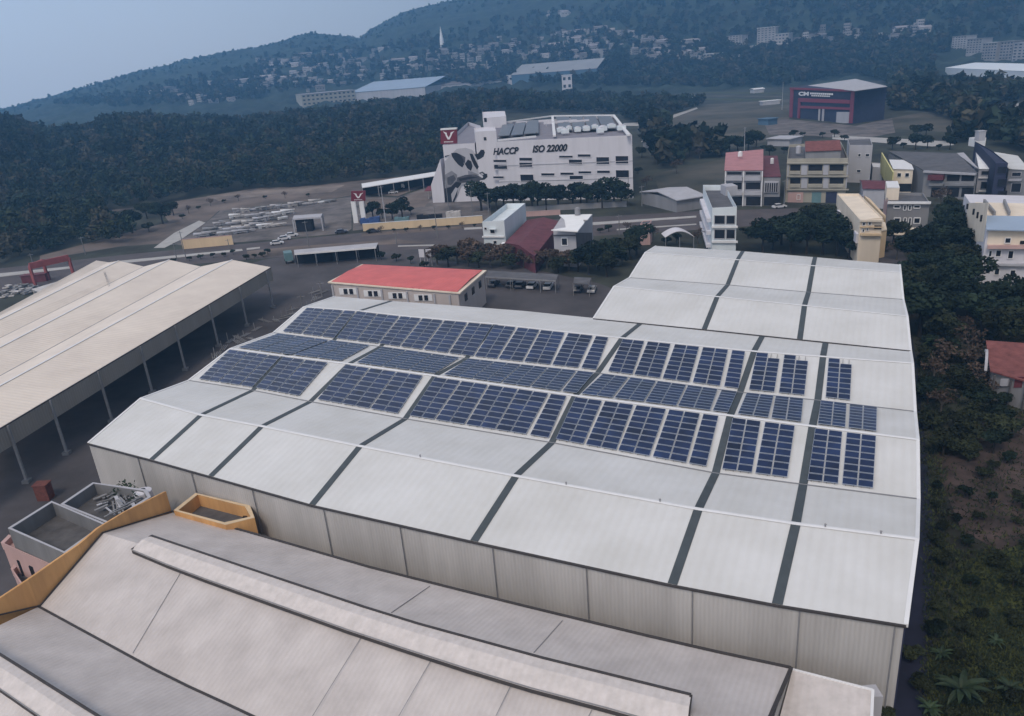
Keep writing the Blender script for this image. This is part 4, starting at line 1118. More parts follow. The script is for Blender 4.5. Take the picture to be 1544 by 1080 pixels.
# brown roofed hut among the trees
b = Bld('hut', 'old hut with weathered brown red roof among the trees at the right', 'hut', [(1497, 560), (1580, 585), (1580, 535), (1488, 528)], 4.2, M['greyw'], M['brownroof'], flat=False); b.shed(M['brownroof'], 1.2, .5)
b.box('f', 1510, 570, 1522, 582, .3, 'bench_box', 'lgrey'); b.box('f', 1530, 568, 1542, 585, .08, 'doorway', 'maroon')
for x in (1500, 1525, 1548): q = P(x, 566 + (x - 1500) * .28, 4.0); MB().beam(drop(q), drop(q, 4.0), .2).build('post', M['concd'], b.root)
a = P(1486, 560, 3.5); c = P(1486, 530, 4.6); mb = MB()
for k in range(8):
    t0, t1 = k / 8, (k + 1) / 8; f = lambda t: lerp(a, c, t) + Vector((0, 0, 1.3 * math.sin(math.pi * t))); mb.beam(f(t0), f(t1), .35, .35)
mb.build('gable_arch', M['lgrey'], b.root)

# ---------------- dark red hall
h = zat(P(1287, 187), 1287.5, 136)
b = Bld('hall', 'dark red framed hall with pale green grey roof and white fascia sign', 'hall', [(1192, 132.5), (1287.5, 136), (1337, 130), (1218, 128)], h, M['navy'], M['townroof'], flat=False)
fl_, fr_, br_, bl_ = b.q
ap = P(1290, 118.5, h + 1.5); q = [P(1218, 129.5, h + .3), P(1288, 146, h - 3.5)]
MB().slab([P(1219, 129, h + .2), P(1289, 137, h + .2), P(1338, 130.3, h + .2), P(1290, 119, h + .2)], .3).build('roof', M['roofsolp'] if 'roofsolp' in M else M['lgrey'], b.root)
for x0, y0, x1, y1, m in ((1192, 132, 1196, 178, 'maroon2'), (1283, 138, 1287.5, 186, 'maroon2'), (1192, 132, 1287.5, 135, 'maroon2'), (1205, 147.5, 1283, 153, 'maroon2'), (1204, 148, 1207, 180, 'maroon2'), (1208, 159, 1283, 162.5, 'maroon2'), (1235, 163, 1237, 184, 'lgrey'), (1240.5, 163, 1243, 185, 'lgrey')):
    sl_ = 3.6 / 95; yy = lambda y, x: y + (x - 1192) * sl_ * (1 if x1 - x0 > 10 else .0)
    b.box('f', x0, (yy(y0, x0), yy(y0, x1)), x1, (yy(y1, x0), yy(y1, x1)), .7, 'frame_beam', 'hallred', deep=.65) if m == 'maroon2' else b.box('f', x0, y0, x1, y1, .6, 'column', m, deep=.5)
b.box('f', 1262, 169, 1286, 186, .5, 'white_panel', 'lgrey', deep=.45)
A, B = b.side('f')
nn2 = Vector((B.y - A.y, A.x - B.x, 0)).normalized(); nn2 = nn2 if nn2.dot(CAM - A) > 0 else -nn2
mb = text_on('CM', A, B, 1205.5, (138.3, 138.6), 1221, (144.3, 144.6), .75, 0, .05, mi=0)
for r in range(2):
    for k in range(11 - 2 * r):
        x = 1223 + 3.2 * k + r * 2; y = 138.9 + 3.6 * r + (x - 1205) * .038; hgt_ = 2.6 if r == 0 else 1.9
        q = [onwall(A, B, x, y + hgt_), onwall(A, B, x + 2.4, y + hgt_), onwall(A, B, x + 2.4, y), onwall(A, B, x, y)]; mb.slab([p + nn2 * .75 for p in q], .1, up=nn2)
mb.build('sign_lettering', M['trim'], b.root)

# ================================================================ ROAD SIDE THINGS
def wallline(name, label, cat, a, b, h, m, th=.3, group=None, cap=None):
    A, B = P(*a), P(*b); d = (B - A).normalized(); n = Vector((-d.y, d.x, 0)) * th
    root = thing(name, label, cat, A, group)
    MB().slab([Vector((*p.xy, h)) for p in (A, B, B + n, A + n)], h).build('panel', M[m], root)
    MB().slab([Vector((*p.xy, h + .12)) for p in (A - n * .3, B - n * .3, B + n * 1.3, A + n * 1.3)], .115).build('coping', M[cap or m], root)
    return root
wallline('boundary_wall', 'long ochre yellow boundary wall along the road by the red pylon sign', 'wall', (548, 349), (728, 336.5), 2.5, 'yellowp', cap='trim')
wallline('boundary_wall', 'short faded orange and yellow wall beside the stone yard', 'wall', (276, 376), (352, 369), 3.2, 'yellowp', cap='pink')
wallline('boundary_wall', 'pinkish low wall strip behind the maroon roofed house', 'wall', (793, 327), (845, 324), 1.6, 'pink')
wallline('boundary_wall', 'grey fence wall below the trees of the cow mural building', 'wall', (790, 320), (945, 312), 1.8, 'greyw')
# pylon sign
A, B = P(531, 337), P(551, 335)
ps = thing('pylon_sign', 'red pylon sign with white V emblem on twin white pillars', 'sign', A)
zt = zat(A, 531, 304); n = Vector((B.y - A.y, A.x - B.x, 0)).normalized(); n = n if n.dot(CAM - A) > 0 else -n
for t in (.15, .75): q = lerp(A, B, t); MB().prism([(q.x - .1, q.y), (q.x + 1.6, q.y - .2), (q.x + 1.6, q.y + .8), (q.x - .1, q.y + 1)], 0, zt).build('pillar', M['trim'], ps)
vsign(ps, A, B, 529.5, 288.5, 551, 303.5, .3, 1.0, -.6)
# twin board
A, B = P(634, 402), P(653, 402); tb = thing('twin_board', 'pair of white notice boards on steel legs behind the red roofed office', 'sign', A)
z1, z0 = zat(A, 634, 376), zat(A, 634, 388)
for t in (0, .55):
    q0 = lerp(A, B, t); q1 = lerp(A, B, t + .42); MB().slab([drop(q0, z1), drop(q1, z1), drop(q1, z1) + Vector((0, .25, 0)), drop(q0, z1) + Vector((0, .25, 0))], z1 - z0).build('board', M['whitep'], tb)
    for k in (.05, .37): q = lerp(A, B, t + k) + Vector((0, .4, 0)); MB().beam(drop(q), drop(q, z0 + .3), .15).build('leg', M['lgrey'], tb)
# carport
cp = thing('carport', 'long low carport with thin white roof edge at the yard entrance', 'carport', P(500, 397))
q = [P(444, 383, 4), P(567, 373, 4), P(570, 366, 4.3), P(443, 377, 4.3)]
MB().slab(q, .15).build('roof', M['lgrey'], cp); MB().beam(q[0] + Vector((0, 0, -.1)), q[1] + Vector((0, 0, -.1)), .15, .5).build('fascia', M['trim'], cp)
for t in (.02, .25, .5, .75, .98):
    for e, f in ((q[0], q[1]), (q[3], q[2])): p = lerp(e, f, t); MB().beam(drop(p), drop(p, 3.8), .14).build('post', M['steel'], cp)
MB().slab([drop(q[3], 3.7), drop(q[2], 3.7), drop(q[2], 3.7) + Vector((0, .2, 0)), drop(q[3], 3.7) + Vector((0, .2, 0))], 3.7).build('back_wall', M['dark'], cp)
cp = thing('parking_shelter', 'long rusty parking shelter with cars under it behind the yard', 'shelter', P(800, 440))
q = [P(732, 418, 3), P(838, 424, 3), P(842, 414, 3.3), P(735, 408, 3.3)]
MB().slab(q, .12).build('roof', M['dgrey'], cp); MB().beam(q[0], q[1], .12, .3).build('fascia', M['steel'], cp)
q2 = [P(864, 427, 3), P(888, 428, 3), P(892, 419, 3.3), P(866, 418, 3.3)]; MB().slab(q2, .12).build('roof', M['dgrey'], cp)
for t in (.0, .36, .39, .78, .99):
    for e, f in ((q[0], q[1]), (q[3], q[2])): p = lerp(e, f, t); MB().beam(drop(p), drop(p, 2.95), .12).build('post', M['steel'], cp)
for e in q2: MB().beam(drop(e), drop(e, 2.95), .12).build('post', M['steel'], cp)
# small canopy at the stone yard
cp = thing('weigh_canopy', 'flat grey canopy with dark underside at the stone yard entrance', 'canopy', P(460, 353))
q = [P(441, 330, 5), P(484, 327, 5), P(486, 322, 5), P(443, 325, 5)]
MB().slab(q, .5).build('roof', M['lgrey'], cp)
for e in q: MB().beam(drop(e), drop(e, 4.5), .4).build('post', M['lgrey'], cp)
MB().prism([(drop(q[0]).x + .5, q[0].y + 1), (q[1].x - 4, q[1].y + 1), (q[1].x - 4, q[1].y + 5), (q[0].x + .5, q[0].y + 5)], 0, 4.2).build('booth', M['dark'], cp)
# long white roofed shed by the forest edge
cp = thing('long_shelter', 'long narrow shelter with white roof at the forest edge left of the cow', 'shelter', P(600, 285))
q = [P(546, 283, 5), P(659, 264.5, 5), P(659, 258.5, 5.4), P(545, 277, 5.4)]
MB().slab(q, .3).build('roof', M['trim'], cp)
for t in (0, .2, .4, .6, .8, 1):
    for e, f in ((q[0], q[1]), (q[3], q[2])): p = lerp(e, f, t); MB().beam(drop(p), drop(p, 4.7), .3).build('post', M['steel'], cp)
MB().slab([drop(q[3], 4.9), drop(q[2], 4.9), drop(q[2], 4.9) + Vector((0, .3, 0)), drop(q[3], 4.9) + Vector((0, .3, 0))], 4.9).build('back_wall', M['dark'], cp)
# office with red roof
b = Bld('office', 'low office with vivid red roof and white framed window pairs behind the solar warehouse', 'office', [(499, 427), (691, 443), (729, 410), (548, 401)], 7.2, M['paleblush'], M['red'], flat=False)
fl, fr, br, bl = b.q; c = sum(b.q, Vector()) / 4
q = [Vector((*(p + (p - c).normalized() * .7).xy, 7.5)) for p in b.q]
MB().slab(q, .28).build('roof_slab', M['cream'], b.root)
q = [Vector((*(p + (p - c).normalized() * (-.2)).xy, 7.5)) for p in b.q]
mid0 = (q[0] + q[3]) / 2 + Vector((0, 0, .5)); mid1 = (q[1] + q[2]) / 2 + Vector((0, 0, .5))
for k in (0, 3, 1, 2): q[k] = q[k] + Vector((0, 0, .12))
MB().slab([q[0], q[1], mid1, mid0], .1).slab([mid0, mid1, q[2], q[3]], .1).build('roof', M['red'], b.root)
for x in (504, 541, 578, 616, 657, 680): b.box('f', x - 1.2, 430 + (x - 499) * .085, x + 1.2, 462 + (x - 499) * .085, .25, 'pilaster', 'lgrey', deep=.23)
for x0 in (512, 549, 586, 625):
    s = (x0 - 499) * .085
    b.box('f', x0, 433.5 + s, x0 + 27, 443 + s, .12, 'window_surround', 'trim', deep=.1)
    for dx in (7, 15.5): b.box('f', x0 + dx, 434.5 + s, x0 + dx + 5.5, 442 + s, .22, frame=None)
for k in range(3): t = .2 + .28 * k; a, c2 = b.side('r'); p = lerp(a, c2, t); p2 = lerp(a, c2, t + .09); d = Vector((.12, -.05, 0)); MB().slab([drop(p, 6) + d, drop(p2, 6) + d, drop(p2, 6), drop(p, 6)], 1.5).build('window', M['glass'], b.root)

# ---------------- utility poles and lamp posts
POLES = [((577, 280), (583, 345), 1), ((655, 311), (660, 359), 0), ((708, 288), (714, 336), 0), ((672, 275), (677, 321), 0), ((122, 357), (129, 384), 0), ((276, 348), (281, 392), 0), ((264, 366), (267, 392), 0), ((48, 382), (50, 399), 0),
         ((5, 355), (9, 372), 0), ((892, 260), (895, 299), 0), ((945, 267), (948, 304), 0), ((965, 280), (968, 311), 0), ((1119, 192), (1122, 236), 1), ((979, 179), (979, 215), 0), ((1177, 124), (1179, 166), 1),
         ((1180, 271), (1182, 313), 0), ((931, 324), (934, 355), 0), ((461, 333), (466, 372), 0), ((593, 350), (598, 368), 0), ((482, 425), (486, 448), 0), ((454, 450), (456, 463), 0), ((346, 360), (346, 375), 0),
         ((97, 385), (99, 398), 0), ((736, 290), (738, 330), 0)]
WHERE = ['beside the ochre wall near the red pylon sign', 'across the road from the middle of the ochre wall', 'at the right part of the ochre wall', 'under the cow mural', 'pale and leaning at the forest edge', 'tall beside the concrete ramp', 'shorter beside the concrete ramp',
         'by the red portal at the far left', 'at the far left forest edge', 'in front of the HACCP building trees', 'at the right corner of the HACCP building', 'right of the HACCP building corner', 'behind the pink roofed townhouses', 'in the brown field behind the HACCP building',
         'left of the dark red hall', 'in front of the gap beside the tan apartments', 'on the road verge right of the white roofed house', 'in the stone yard entrance', 'short and pale at the kerb below the ochre wall', 'in the yard left of the red roofed office', 'by the left corner of the solar warehouse',
         'on the short orange wall', 'left of the cream shed ridge', 'between the cow mural and the white house']
for (tp_, bs, arm), wh_ in zip(POLES, WHERE):
    p = P(*bs); z = max(3, zat(p, *tp_)); root = thing('utility_pole', 'slender utility pole ' + wh_, 'pole', p, 'utility poles')
    MB().tube(p, Vector((p.x, p.y, z)), .17, .1, 8).build('shaft', M['conc'] if not arm else M['lgrey'], root)
    MB().beam(Vector((p.x - .9, p.y, z - .5)), Vector((p.x + .9, p.y, z - .4)), .1).build('crossarm', M['steel'], root)

# ---------------- vehicles
def make_car(paint, label, loc, rz, name='parked_car'):
    root = thing(name, label, 'car', (0, 0, 0), 'parked cars')
    prof_ = [(-2.15, .35), (-2.2, .75), (-2.05, .95), (-1.15, 1.0), (.75, 1.0), (1.95, .88), (2.2, .65), (2.2, .35)]
    mb = MB(); w = .86
    L = [Vector((x, -w, z)) for x, z in prof_]; mb.slab(L, 2 * w, up=Vector((0, -1, 0))); mb.build('body', M[paint], root)
    cab = [(-1.6, 1.0), (-1.25, 1.42), (.25, 1.45), (1.0, 1.0)]
    MB().slab([Vector((x, -.74, z)) for x, z in cab], 1.48, up=Vector((0, -1, 0))).build('window', M['glass'], root)
    MB().slab([Vector((x, -.72, z)) for x, z in ((-1.3, 1.425), (-1.2, 1.49), (.15, 1.51), (.35, 1.455))], 1.44, up=Vector((0, -1, 0))).build('roof', M[paint], root)
    for x in (-1.35, 1.35):
        for y in (-.78, .78): MB().tube((x, y - .12, .33), (x, y + .12, .33), .33, .33, 12).build('wheel', M['tyre'], root)
    for y in (-.6, .6): MB().beam((2.2, y - .15, .72), (2.2, y + .15, .72), .06, .14).build('headlight', M['trim'], root)
    root.location = loc; root.rotation_euler = (0, 0, rz); root['_o'] = (0, 0, 0)
    return root
cars = {}
CARS = [('carw', (803, 434), 1.2, 'white car under the parking shelter, left of the two white ones'), ('carw', (827, 435), 1.3, 'white car parked under the middle of the parking shelter'), ('carg', (893, 440), 1.3, 'silver white car parked outside the right end of the shelter'),
        ('card', (745, 431), 1.2, 'dark car under the left end of the parking shelter'), ('card', (772, 432), 1.2, 'dark car under the shelter, second from the left end'), ('card', (785, 433), 1.25, 'dark car next left of the white cars under the shelter'), ('card', (872, 439), 1.3, 'dark car right of the shelter beside the silver car'),
        ('card', (486, 392), .1, 'dark car in the shade of the carport'), ('carw', (418, 369), .3, 'white car beside the kerb at the stone yard'), ('carw', (440, 357), .2, 'white car at the stone yard canopy'), ('carw', (429, 362), .25, 'white car between the canopy and the kerb'),
        ('carw', (1175, 314), .15, 'long white car parked before the barred bay house'), ('carw', (620, 278), .2, 'white car parked under the long white roofed shelter'), ('carw', (573, 285), .2, 'white car left of the white lorries'), ('carw', (593, 292), .15, 'white car in front of the white lorries'),
        ('card', (515, 352), .2, 'dark car crossing the stone yard apron'), ('card', (563, 351), .12, 'dark car at the foot of the left end of the ochre wall')]
for pnt, (x, y), rz, lab in CARS:
    p = P(x, y)
    if pnt not in cars: cars[pnt] = make_car(pnt, lab, p, rz)
    else: dup(cars[pnt], p, rz, 1, lab)
def lorry(px, rz, lab, boxm, L=6.5):
    p = P(*px); root = thing('lorry', lab, 'lorry', (0, 0, 0), 'lorries')
    MB().prism([(-L / 2, -1.15), (L / 2 - 1.9, -1.15), (L / 2 - 1.9, 1.15), (-L / 2, 1.15)], .9, 3.3).build('cargo_box', M[boxm], root)
    c = [(L / 2 - 1.8, .5), (L / 2, .5), (L / 2, 1.5), (L / 2 - .35, 2.4), (L / 2 - 1.8, 2.4)]
    MB().slab([Vector((x, -1.05, z)) for x, z in c], 2.1, up=Vector((0, -1, 0))).build('cab', M[boxm], root)
    MB().slab([Vector((L / 2 + .01, -.9, 1.5)), Vector((L / 2 + .01, .9, 1.5)), Vector((L / 2 - .33, .9, 2.3)), Vector((L / 2 - .33, -.9, 2.3))], .03, up=Vector((.9, 0, .4))).build('windscreen', M['glass'], root)
    for x in (-L / 2 + 1, L / 2 - 1):
        for y in (-1, 1): MB().tube((x, y - .15, .45), (x, y + .15, .45), .45, .45, 12).build('wheel', M['tyre'], root)
    MB().beam((-L / 2, 0, .75), (L / 2 - 1.8, 0, .75), 1.2, .25).build('chassis', M['steel'], root)
    root.location = p; root.rotation_euler = (0, 0, rz); return root
lorry((584, 287), .2, 'white box lorry, left of two near the forest edge shelter', 'whiteroof'); lorry((597, 286), .2, 'white box lorry, right of two near the forest edge shelter', 'whiteroof', 8); lorry((436, 395), 1.9, 'pale teal lorry parked at the left end of the carport', 'teal', 6)
for k, (x, y) in enumerate(((650, 330), (668, 328))): pass
# blue and white goods behind the ochre wall
for k, (x, y, m, lab, sx) in enumerate(((558, 338, 'blue', 'blue tarpaulin covered load behind the left end of the ochre wall', 3.5), (606, 337, 'teal', 'teal covered load under the trees behind the ochre wall', 2.6), (648, 333, 'dark', 'dark container behind the ochre wall, under the cow mural', 4.5), (684, 329, 'tarp', 'pale sacks piled behind the right end of the ochre wall', 2.6))):
    p = P(x, y); mb = MB(); hgt_ = 2.4
    for i in range(4):
        for j in range(2):
            xx = p.x - sx + i * sx / 2; yy = p.y + j * 1.4; z = hgt_ * (.75 + .25 * random.random()); mb.slab([Vector((xx, yy, z)), Vector((xx + sx / 2 - .05, yy, z * .95)), Vector((xx + sx / 2 - .05, yy + 1.3, z)), Vector((xx, yy + 1.3, z * .9))], z * .88)
    single(mb, 'covered_load', M[m], lab, 'load')
# stone yard: rows of slab stacks
k = 0
for row, (x0, y0, x1, y1, nn_) in enumerate(((352, 322, 505, 305, 13), (348, 330, 440, 322, 8), (325, 341, 432, 331, 10), (312, 350, 425, 341, 11), (300, 357, 380, 350, 7))):
    for i in range(nn_):
        t = (i + .5) / nn_; x = lerp(x0, x1, t) + random.uniform(-2, 2); y = lerp(y0, y1, t) + random.uniform(-1.2, 1.2); p = P(x, y); a = random.uniform(.2, .5); L = random.uniform(3.5, 6.5); w_ = random.uniform(1.2, 2.2); hh_ = random.uniform(.8, 1.9)
        d = Vector((math.cos(a), math.sin(a), 0)) * L / 2; e = Vector((-math.sin(a), math.cos(a), 0)) * w_ / 2
        mb = MB().slab([p - d - e + Vector((0, 0, hh_)), p + d - e + Vector((0, 0, hh_ * 1.1)), p + d + e + Vector((0, 0, hh_ * .9)), p - d + e + Vector((0, 0, hh_ * 1.2))], .35)
        for s in (-.6, .6): mb.beam(p + d * s, p + d * s + Vector((0, 0, hh_ * .8)), w_ * .8, .5)
        mb.beam(p - d * .8 + Vector((0, 0, hh_ * .45)), p + d * .8 + Vector((0, 0, hh_ * .45)), w_ * .9, .2)
        single(mb, 'slab_stack', random.choice([M['slab'], M['tarp'], M['lgrey'], M['greyw'], M['trim']]), f'stack of pale stone slabs in the yard, {["rear", "second", "third", "fourth", "front"][row]} row, {ORD[i]} from the left', 'stone stack', 'slab stacks in the stone yard')
# red portal frame at the far left
A, B = P(54, 432), P(112, 418); pf = thing('portal_crane', 'red steel portal frame with open gantry at the far left roadside', 'gantry', A)
zt = zat(A, 54, 400)
for q in (A, A + Vector((0, 7, 0)), B): MB().beam(drop(q), drop(q, zt), .7).build('leg', M['gantry'], pf)
MB().beam(drop(A, zt), drop(B, zt), .6, 1.8).build('beam', M['gantry'], pf); MB().beam(drop(A, zt), drop(A + Vector((0, 7, 0)), zt), .6, .9).build('beam', M['gantry'], pf)
A = P(34, 428); single(MB().prism([(A.x, A.y), (A.x + 7, A.y + .5), (A.x + 7, A.y + 3), (A.x, A.y + 2.5)], 0, 2.2).prism([(A.x - .2, A.y - .2), (A.x + 7.2, A.y + .3), (A.x + 7.2, A.y + 3.2), (A.x - .2, A.y + 2.7)], 2.2, 2.4), 'red_container', M['maroon'], 'dull red container left of the portal frame', 'container')
for k in range(16):
    x = random.uniform(2, 62); y = 432 + random.uniform(0, 18) - (x * .1); p = P(x, y); mb = MB()
    for j in range(3): a = random.uniform(0, 3); d = Vector((math.cos(a), math.sin(a), 0)) * random.uniform(.8, 2); mb.beam(p - d + Vector((0, 0, .2 + .3 * j)), p + d + Vector((0, 0, .2 + .3 * j)), random.uniform(.5, 1.2), .25)
    single(mb, 'scrap_pile', random.choice([M['greyw'], M['tarp'], M['steel']]), 'grey scrap pile on the ground left of the cream shed', 'scrap', 'scrap piles left of the cream shed')
q = P(62, 437, 0); single(MB().slab([P(48, 436, 3), P(92, 423, 3), P(98, 428, 3), P(60, 441, 3)], .2).beam(drop(P(50, 437, 3)), P(50, 437, 2.8), .2).beam(drop(P(90, 425, 3)), P(90, 425, 2.8), .2), 'low_shelter', M['tarp'], 'low pale sheet shelter beside the far cream shed roof', 'shelter')
# junk between sheds
for k in range(22):
    t = random.random(); x = lerp(300, 480, t) + random.uniform(-14, 6); y = lerp(560, 455, t) + random.uniform(-14, 4); p = P(x, y); mb = MB(); a = random.uniform(0, 3.1); L = random.uniform(.8, 2.2); d = Vector((math.cos(a), math.sin(a), random.uniform(0, .3))) * L
    for j in range(3): mb.beam(p - d + Vector((j * .4, 0, .3)), p + d + Vector((j * .4, .2, .35)), .12, .08)
    mb.beam(p, p + Vector((0, 0, random.uniform(1, 2.4))), .1)
    single(mb, 'scrap_timber', random.choice([M['steel'], M['conc'], M['greyw']]), 'scrap timber and steel lying between the cream shed and the warehouse', 'scrap', 'scrap between shed and warehouse')

# ================================================================ DISTANT BUILDINGS
def far_block(name, label, cat, pxl, pxr, top, depth, wall, roof, floors=0, group=None, bays=6, gable=False, zb=None):
    a, b_ = G(*pxl), G(*pxr)
    b_ = Vector((b_.x, b_.y, a.z)) if zb is None else b_
    h_ = max(3, zat(a, *top) - a.z); d = (b_ - a); d.z = 0; n_ = Vector((-d.y, d.x, 0)).normalized(); n_ = n_ if n_.dot(a - CAM) > 0 else -n_
    root = thing(name, label, cat, a, group); q = [a, b_, b_ + n_ * depth, a + n_ * depth]
    MB().prism([(p.x, p.y) for p in q], a.z - 3, a.z + h_).build('wall', M[wall], root)
    c = sum(q, Vector()) / 4; o = [Vector((*(p + (p - c).normalized() * 1).xy, a.z + h_)) for p in q]
    if gable:
        r0 = (o[0] + o[3]) / 2 + Vector((0, 0, gable)); r1 = (o[1] + o[2]) / 2 + Vector((0, 0, gable)); MB().slab([o[0], o[1], r1, r0], .3).slab([r0, r1, o[2], o[3]], .3).build('roof', M[roof], root)
    else: MB().slab([p + Vector((0, 0, .4)) for p in o], .39).build('roof', M[roof], root)
    if floors:
        fh = h_ / floors
        for f in range(floors):
            for k in range(bays):
                p0 = lerp(a, b_, (k + .25) / bays); p1 = lerp(a, b_, (k + .75) / bays); z = a.z + f * fh + fh * .35
                MB().slab([Vector((*p.xy, z + fh * .4)) for p in (p0 - n_ * .3, p1 - n_ * .3, p1 + n_ * .1, p0 + n_ * .1)], fh * .4).build('window', M['glass'], root)
    return root
far_block('factory', 'distant beige factory wall with long white roof at the forest crest', 'factory', (457, 161), (537, 152), (457, 143), 70, 'tan', 'townroof', 3, bays=12)
far_block('factory', 'distant wide pale blue factory roof beyond the forest', 'factory', (530, 152), (642, 145), (560, 137), 150, 'lgrey', 'blueroof', gable=12)
far_block('factory', 'long grey roofed works right of the pale blue factory roof', 'factory', (640, 137), (765, 122), (645, 131), 60, 'lgrey', 'townroof', gable=4)
far_block('factory', 'distant long factory with dull blue wall and pale roof', 'factory', (772, 127), (900, 120), (775, 113), 110, 'bluew', 'hazroof', gable=13)
far_block('factory', 'tiny cream tower block at the left end of the dull blue factory', 'tower', (765, 126), (776, 125), (766, 114), 10, 'whitep', 'trim')
far_block('pump_tower', 'white tower house on a rubble mound behind the HACCP building', 'tower', (848, 137), (863, 136), (849, 114), 12, 'whitep', 'trim', 2, bays=2)
far_block('greenhouse', 'long brilliant white greenhouse roof near the top right', 'greenhouse', (1425, 109), (1600, 124), (1430, 102), 60, 'greenhouse', 'greenhouse', gable=3)
far_block('apartment_tower', 'distant pale high rise with grid of windows, tallest in the valley', 'tower block', (1141, 70), (1168, 70), (1141, 43), 20, 'town', 'trim', 8, bays=5)
far_block('apartment_tower', 'distant cream block right of the pale high rise', 'tower block', (1168, 72), (1188, 72), (1168, 52), 20, 'town', 'trim', 4, bays=4)
far_block('podium_building', 'low pale podium in front of the pale high rise', 'building', (1130, 75), (1190, 76), (1130, 70), 20, 'town', 'trim')
far_block('apartment_tower', 'small pale block left of the pale high rise', 'tower block', (1095, 68), (1118, 69), (1096, 55), 20, 'town', 'townroof', 4, bays=5)
for k, (x0, x1, y, yt) in enumerate(((1434, 1455, 76, 56), (1456, 1478, 82, 60), (1479, 1500, 92, 66), (1501, 1524, 92, 64), (1525, 1560, 94, 66))):
    far_block('apartment_block', f'distant pale apartment slab in the far right row, {ORD[k]} from the left', 'apartment block', (x0, y), (x1, y + 1), (x0, yt), 18, 'town', 'town', 6, 'far right apartment slabs', 5)
far_block('house', 'distant white house with layered roof below the hill town', 'house', (1060, 97), (1080, 97), (1061, 82), 18, 'town', 'trim', 3, bays=4)
far_block('house', 'small pale shed with white roof beside the field at the centre right', 'shed', (1137, 141), (1152, 140), (1138, 135), 8, 'lgrey', 'trim', gable=1)
far_block('house', 'teal walled hut with white roof in the field behind the white factory', 'hut', (1018, 159), (1042, 158), (1020, 150), 8, 'bluew', 'trim', gable=1)
far_block('house', 'low grey hut left of the teal walled hut in the field', 'hut', (972, 157), (990, 156), (973, 153), 8, 'lgrey', 'townroof', gable=1)
far_block('shelter', 'long pale roof at the field edge left of the dark red hall', 'shelter', (1150, 160), (1176, 157), (1151, 156), 6, 'lgrey', 'trim')
far_block('shelter', 'blue shed with small white tank left of the plaza', 'shed', (1143, 190), (1158, 190), (1143, 180), 8, 'bluew', 'bluew')
far_block('house', 'pale green roofed shed below the plaza left of the tan apartments', 'shed', (1157, 222), (1190, 222), (1157, 210), 12, 'lgrey', 'lgrey')
far_block('shelter', 'white pitched roof shelter right of the HACCP building', 'shelter', (980, 224), (1000, 222), (980, 214), 6, 'greyw', 'trim', gable=1)
# hangar-like white roofs by the road right of HACCP
far_block('shed', 'pale sheet roofed workshop behind the tall white block', 'workshop', (1020, 322), (1062, 318), (1025, 301), 22, 'greyw', 'lgrey', gable=1.5)
far_block('shed', 'small white kiosk beside the road under the HACCP building corner', 'kiosk', (985, 311), (1000, 310), (986, 292), 5, 'lgrey', 'trim')
# spire
p = G(667, 72); zt = zat(p, 665, 40); root = thing('spire', 'slender white spire tower on the far town slope', 'spire', p)
MB().tube(p, lerp(p, Vector((p.x, p.y, zt)), .45), 4.5, 3.5, 6).build('base', M['trim'], root); MB().tube(lerp(p, Vector((p.x, p.y, zt)), .45), Vector((p.x, p.y, zt)), 3.2, .3, 6).build('spire_top', M['trim'], root)
# hill town: many small houses
hv = []
for v in range(6):
    w_, d_, h_ = [(9, 9, 7), (14, 9, 5), (8, 8, 11), (18, 10, 5), (11, 8, 9), (26, 12, 6)][v]
    q = [Vector((-w_ / 2, -d_ / 2, 0)), Vector((w_ / 2, -d_ / 2, 0)), Vector((w_ / 2, d_ / 2, 0)), Vector((-w_ / 2, d_ / 2, 0))]
    mb = MB().prism([(p.x, p.y) for p in q], -4, h_); 
    if v % 2: r0 = Vector((-w_ / 2 - .5, 0, h_ + 2)); r1 = Vector((w_ / 2 + .5, 0, h_ + 2)); e = [p * 1.08 + Vector((0, 0, h_)) for p in q]; mb.slab([e[0], e[1], r1, r0], .2, 1).slab([r0, r1, e[2], e[3]], .2, 1)
    else: mb.slab([p * 1.05 + Vector((0, 0, h_ + .3)) for p in q], .29, 1)
    for f in range(max(1, int(h_ // 3.3))):
        for k in range(3): x = -w_ / 2 + w_ * (k + .5) / 3; mb.slab([Vector((x - 1, -d_ / 2 - .15, f * 3.3 + 2.4)), Vector((x + 1, -d_ / 2 - .15, f * 3.3 + 2.4)), Vector((x + 1, -d_ / 2 + .1, f * 3.3 + 2.4)), Vector((x - 1, -d_ / 2 + .1, f * 3.3 + 2.4))], 1.3, 2)
    o = mb.build('far_house', [M['town'], M['townroof'], M['glass']]); hv.append(o)
used_h = set()
CL = [(((385, 95), (560, 75), (640, 82), (640, 118), (560, 122), (460, 140), (380, 140)), 110, 'the far left town slope beyond the forest', 1), (((640, 78), (760, 62), (770, 105), (650, 115)), 60, 'the town around the white spire', 1),
      (((760, 66), (900, 44), (1010, 58), (1060, 72), (1055, 88), (900, 90), (770, 88)), 120, 'the dense hill town at the top centre', 1), (((1060, 84), (1180, 84), (1180, 98), (1060, 100)), 10, 'the valley below the pale high rise', 1), (((1200, 48), (1300, 46), (1305, 68), (1215, 66)), 16, 'the cluster right of the pale high rise', 1.1),
      (((1320, 52), (1392, 42), (1395, 68), (1322, 70)), 16, 'the small cluster above the dark red hall', 1.1), (((180, 140), (230, 138), (330, 125), (400, 120), (400, 150), (300, 160), (190, 158)), 18, 'the hazy slope at the far left', 1), (((790, 22), (850, 18), (870, 24), (800, 28)), 5, 'the upper slope above the blue factory', 1), (((1200, 60), (1210, 95), (1190, 95)), 4, 'the wooded edge under the high rise', 1)]
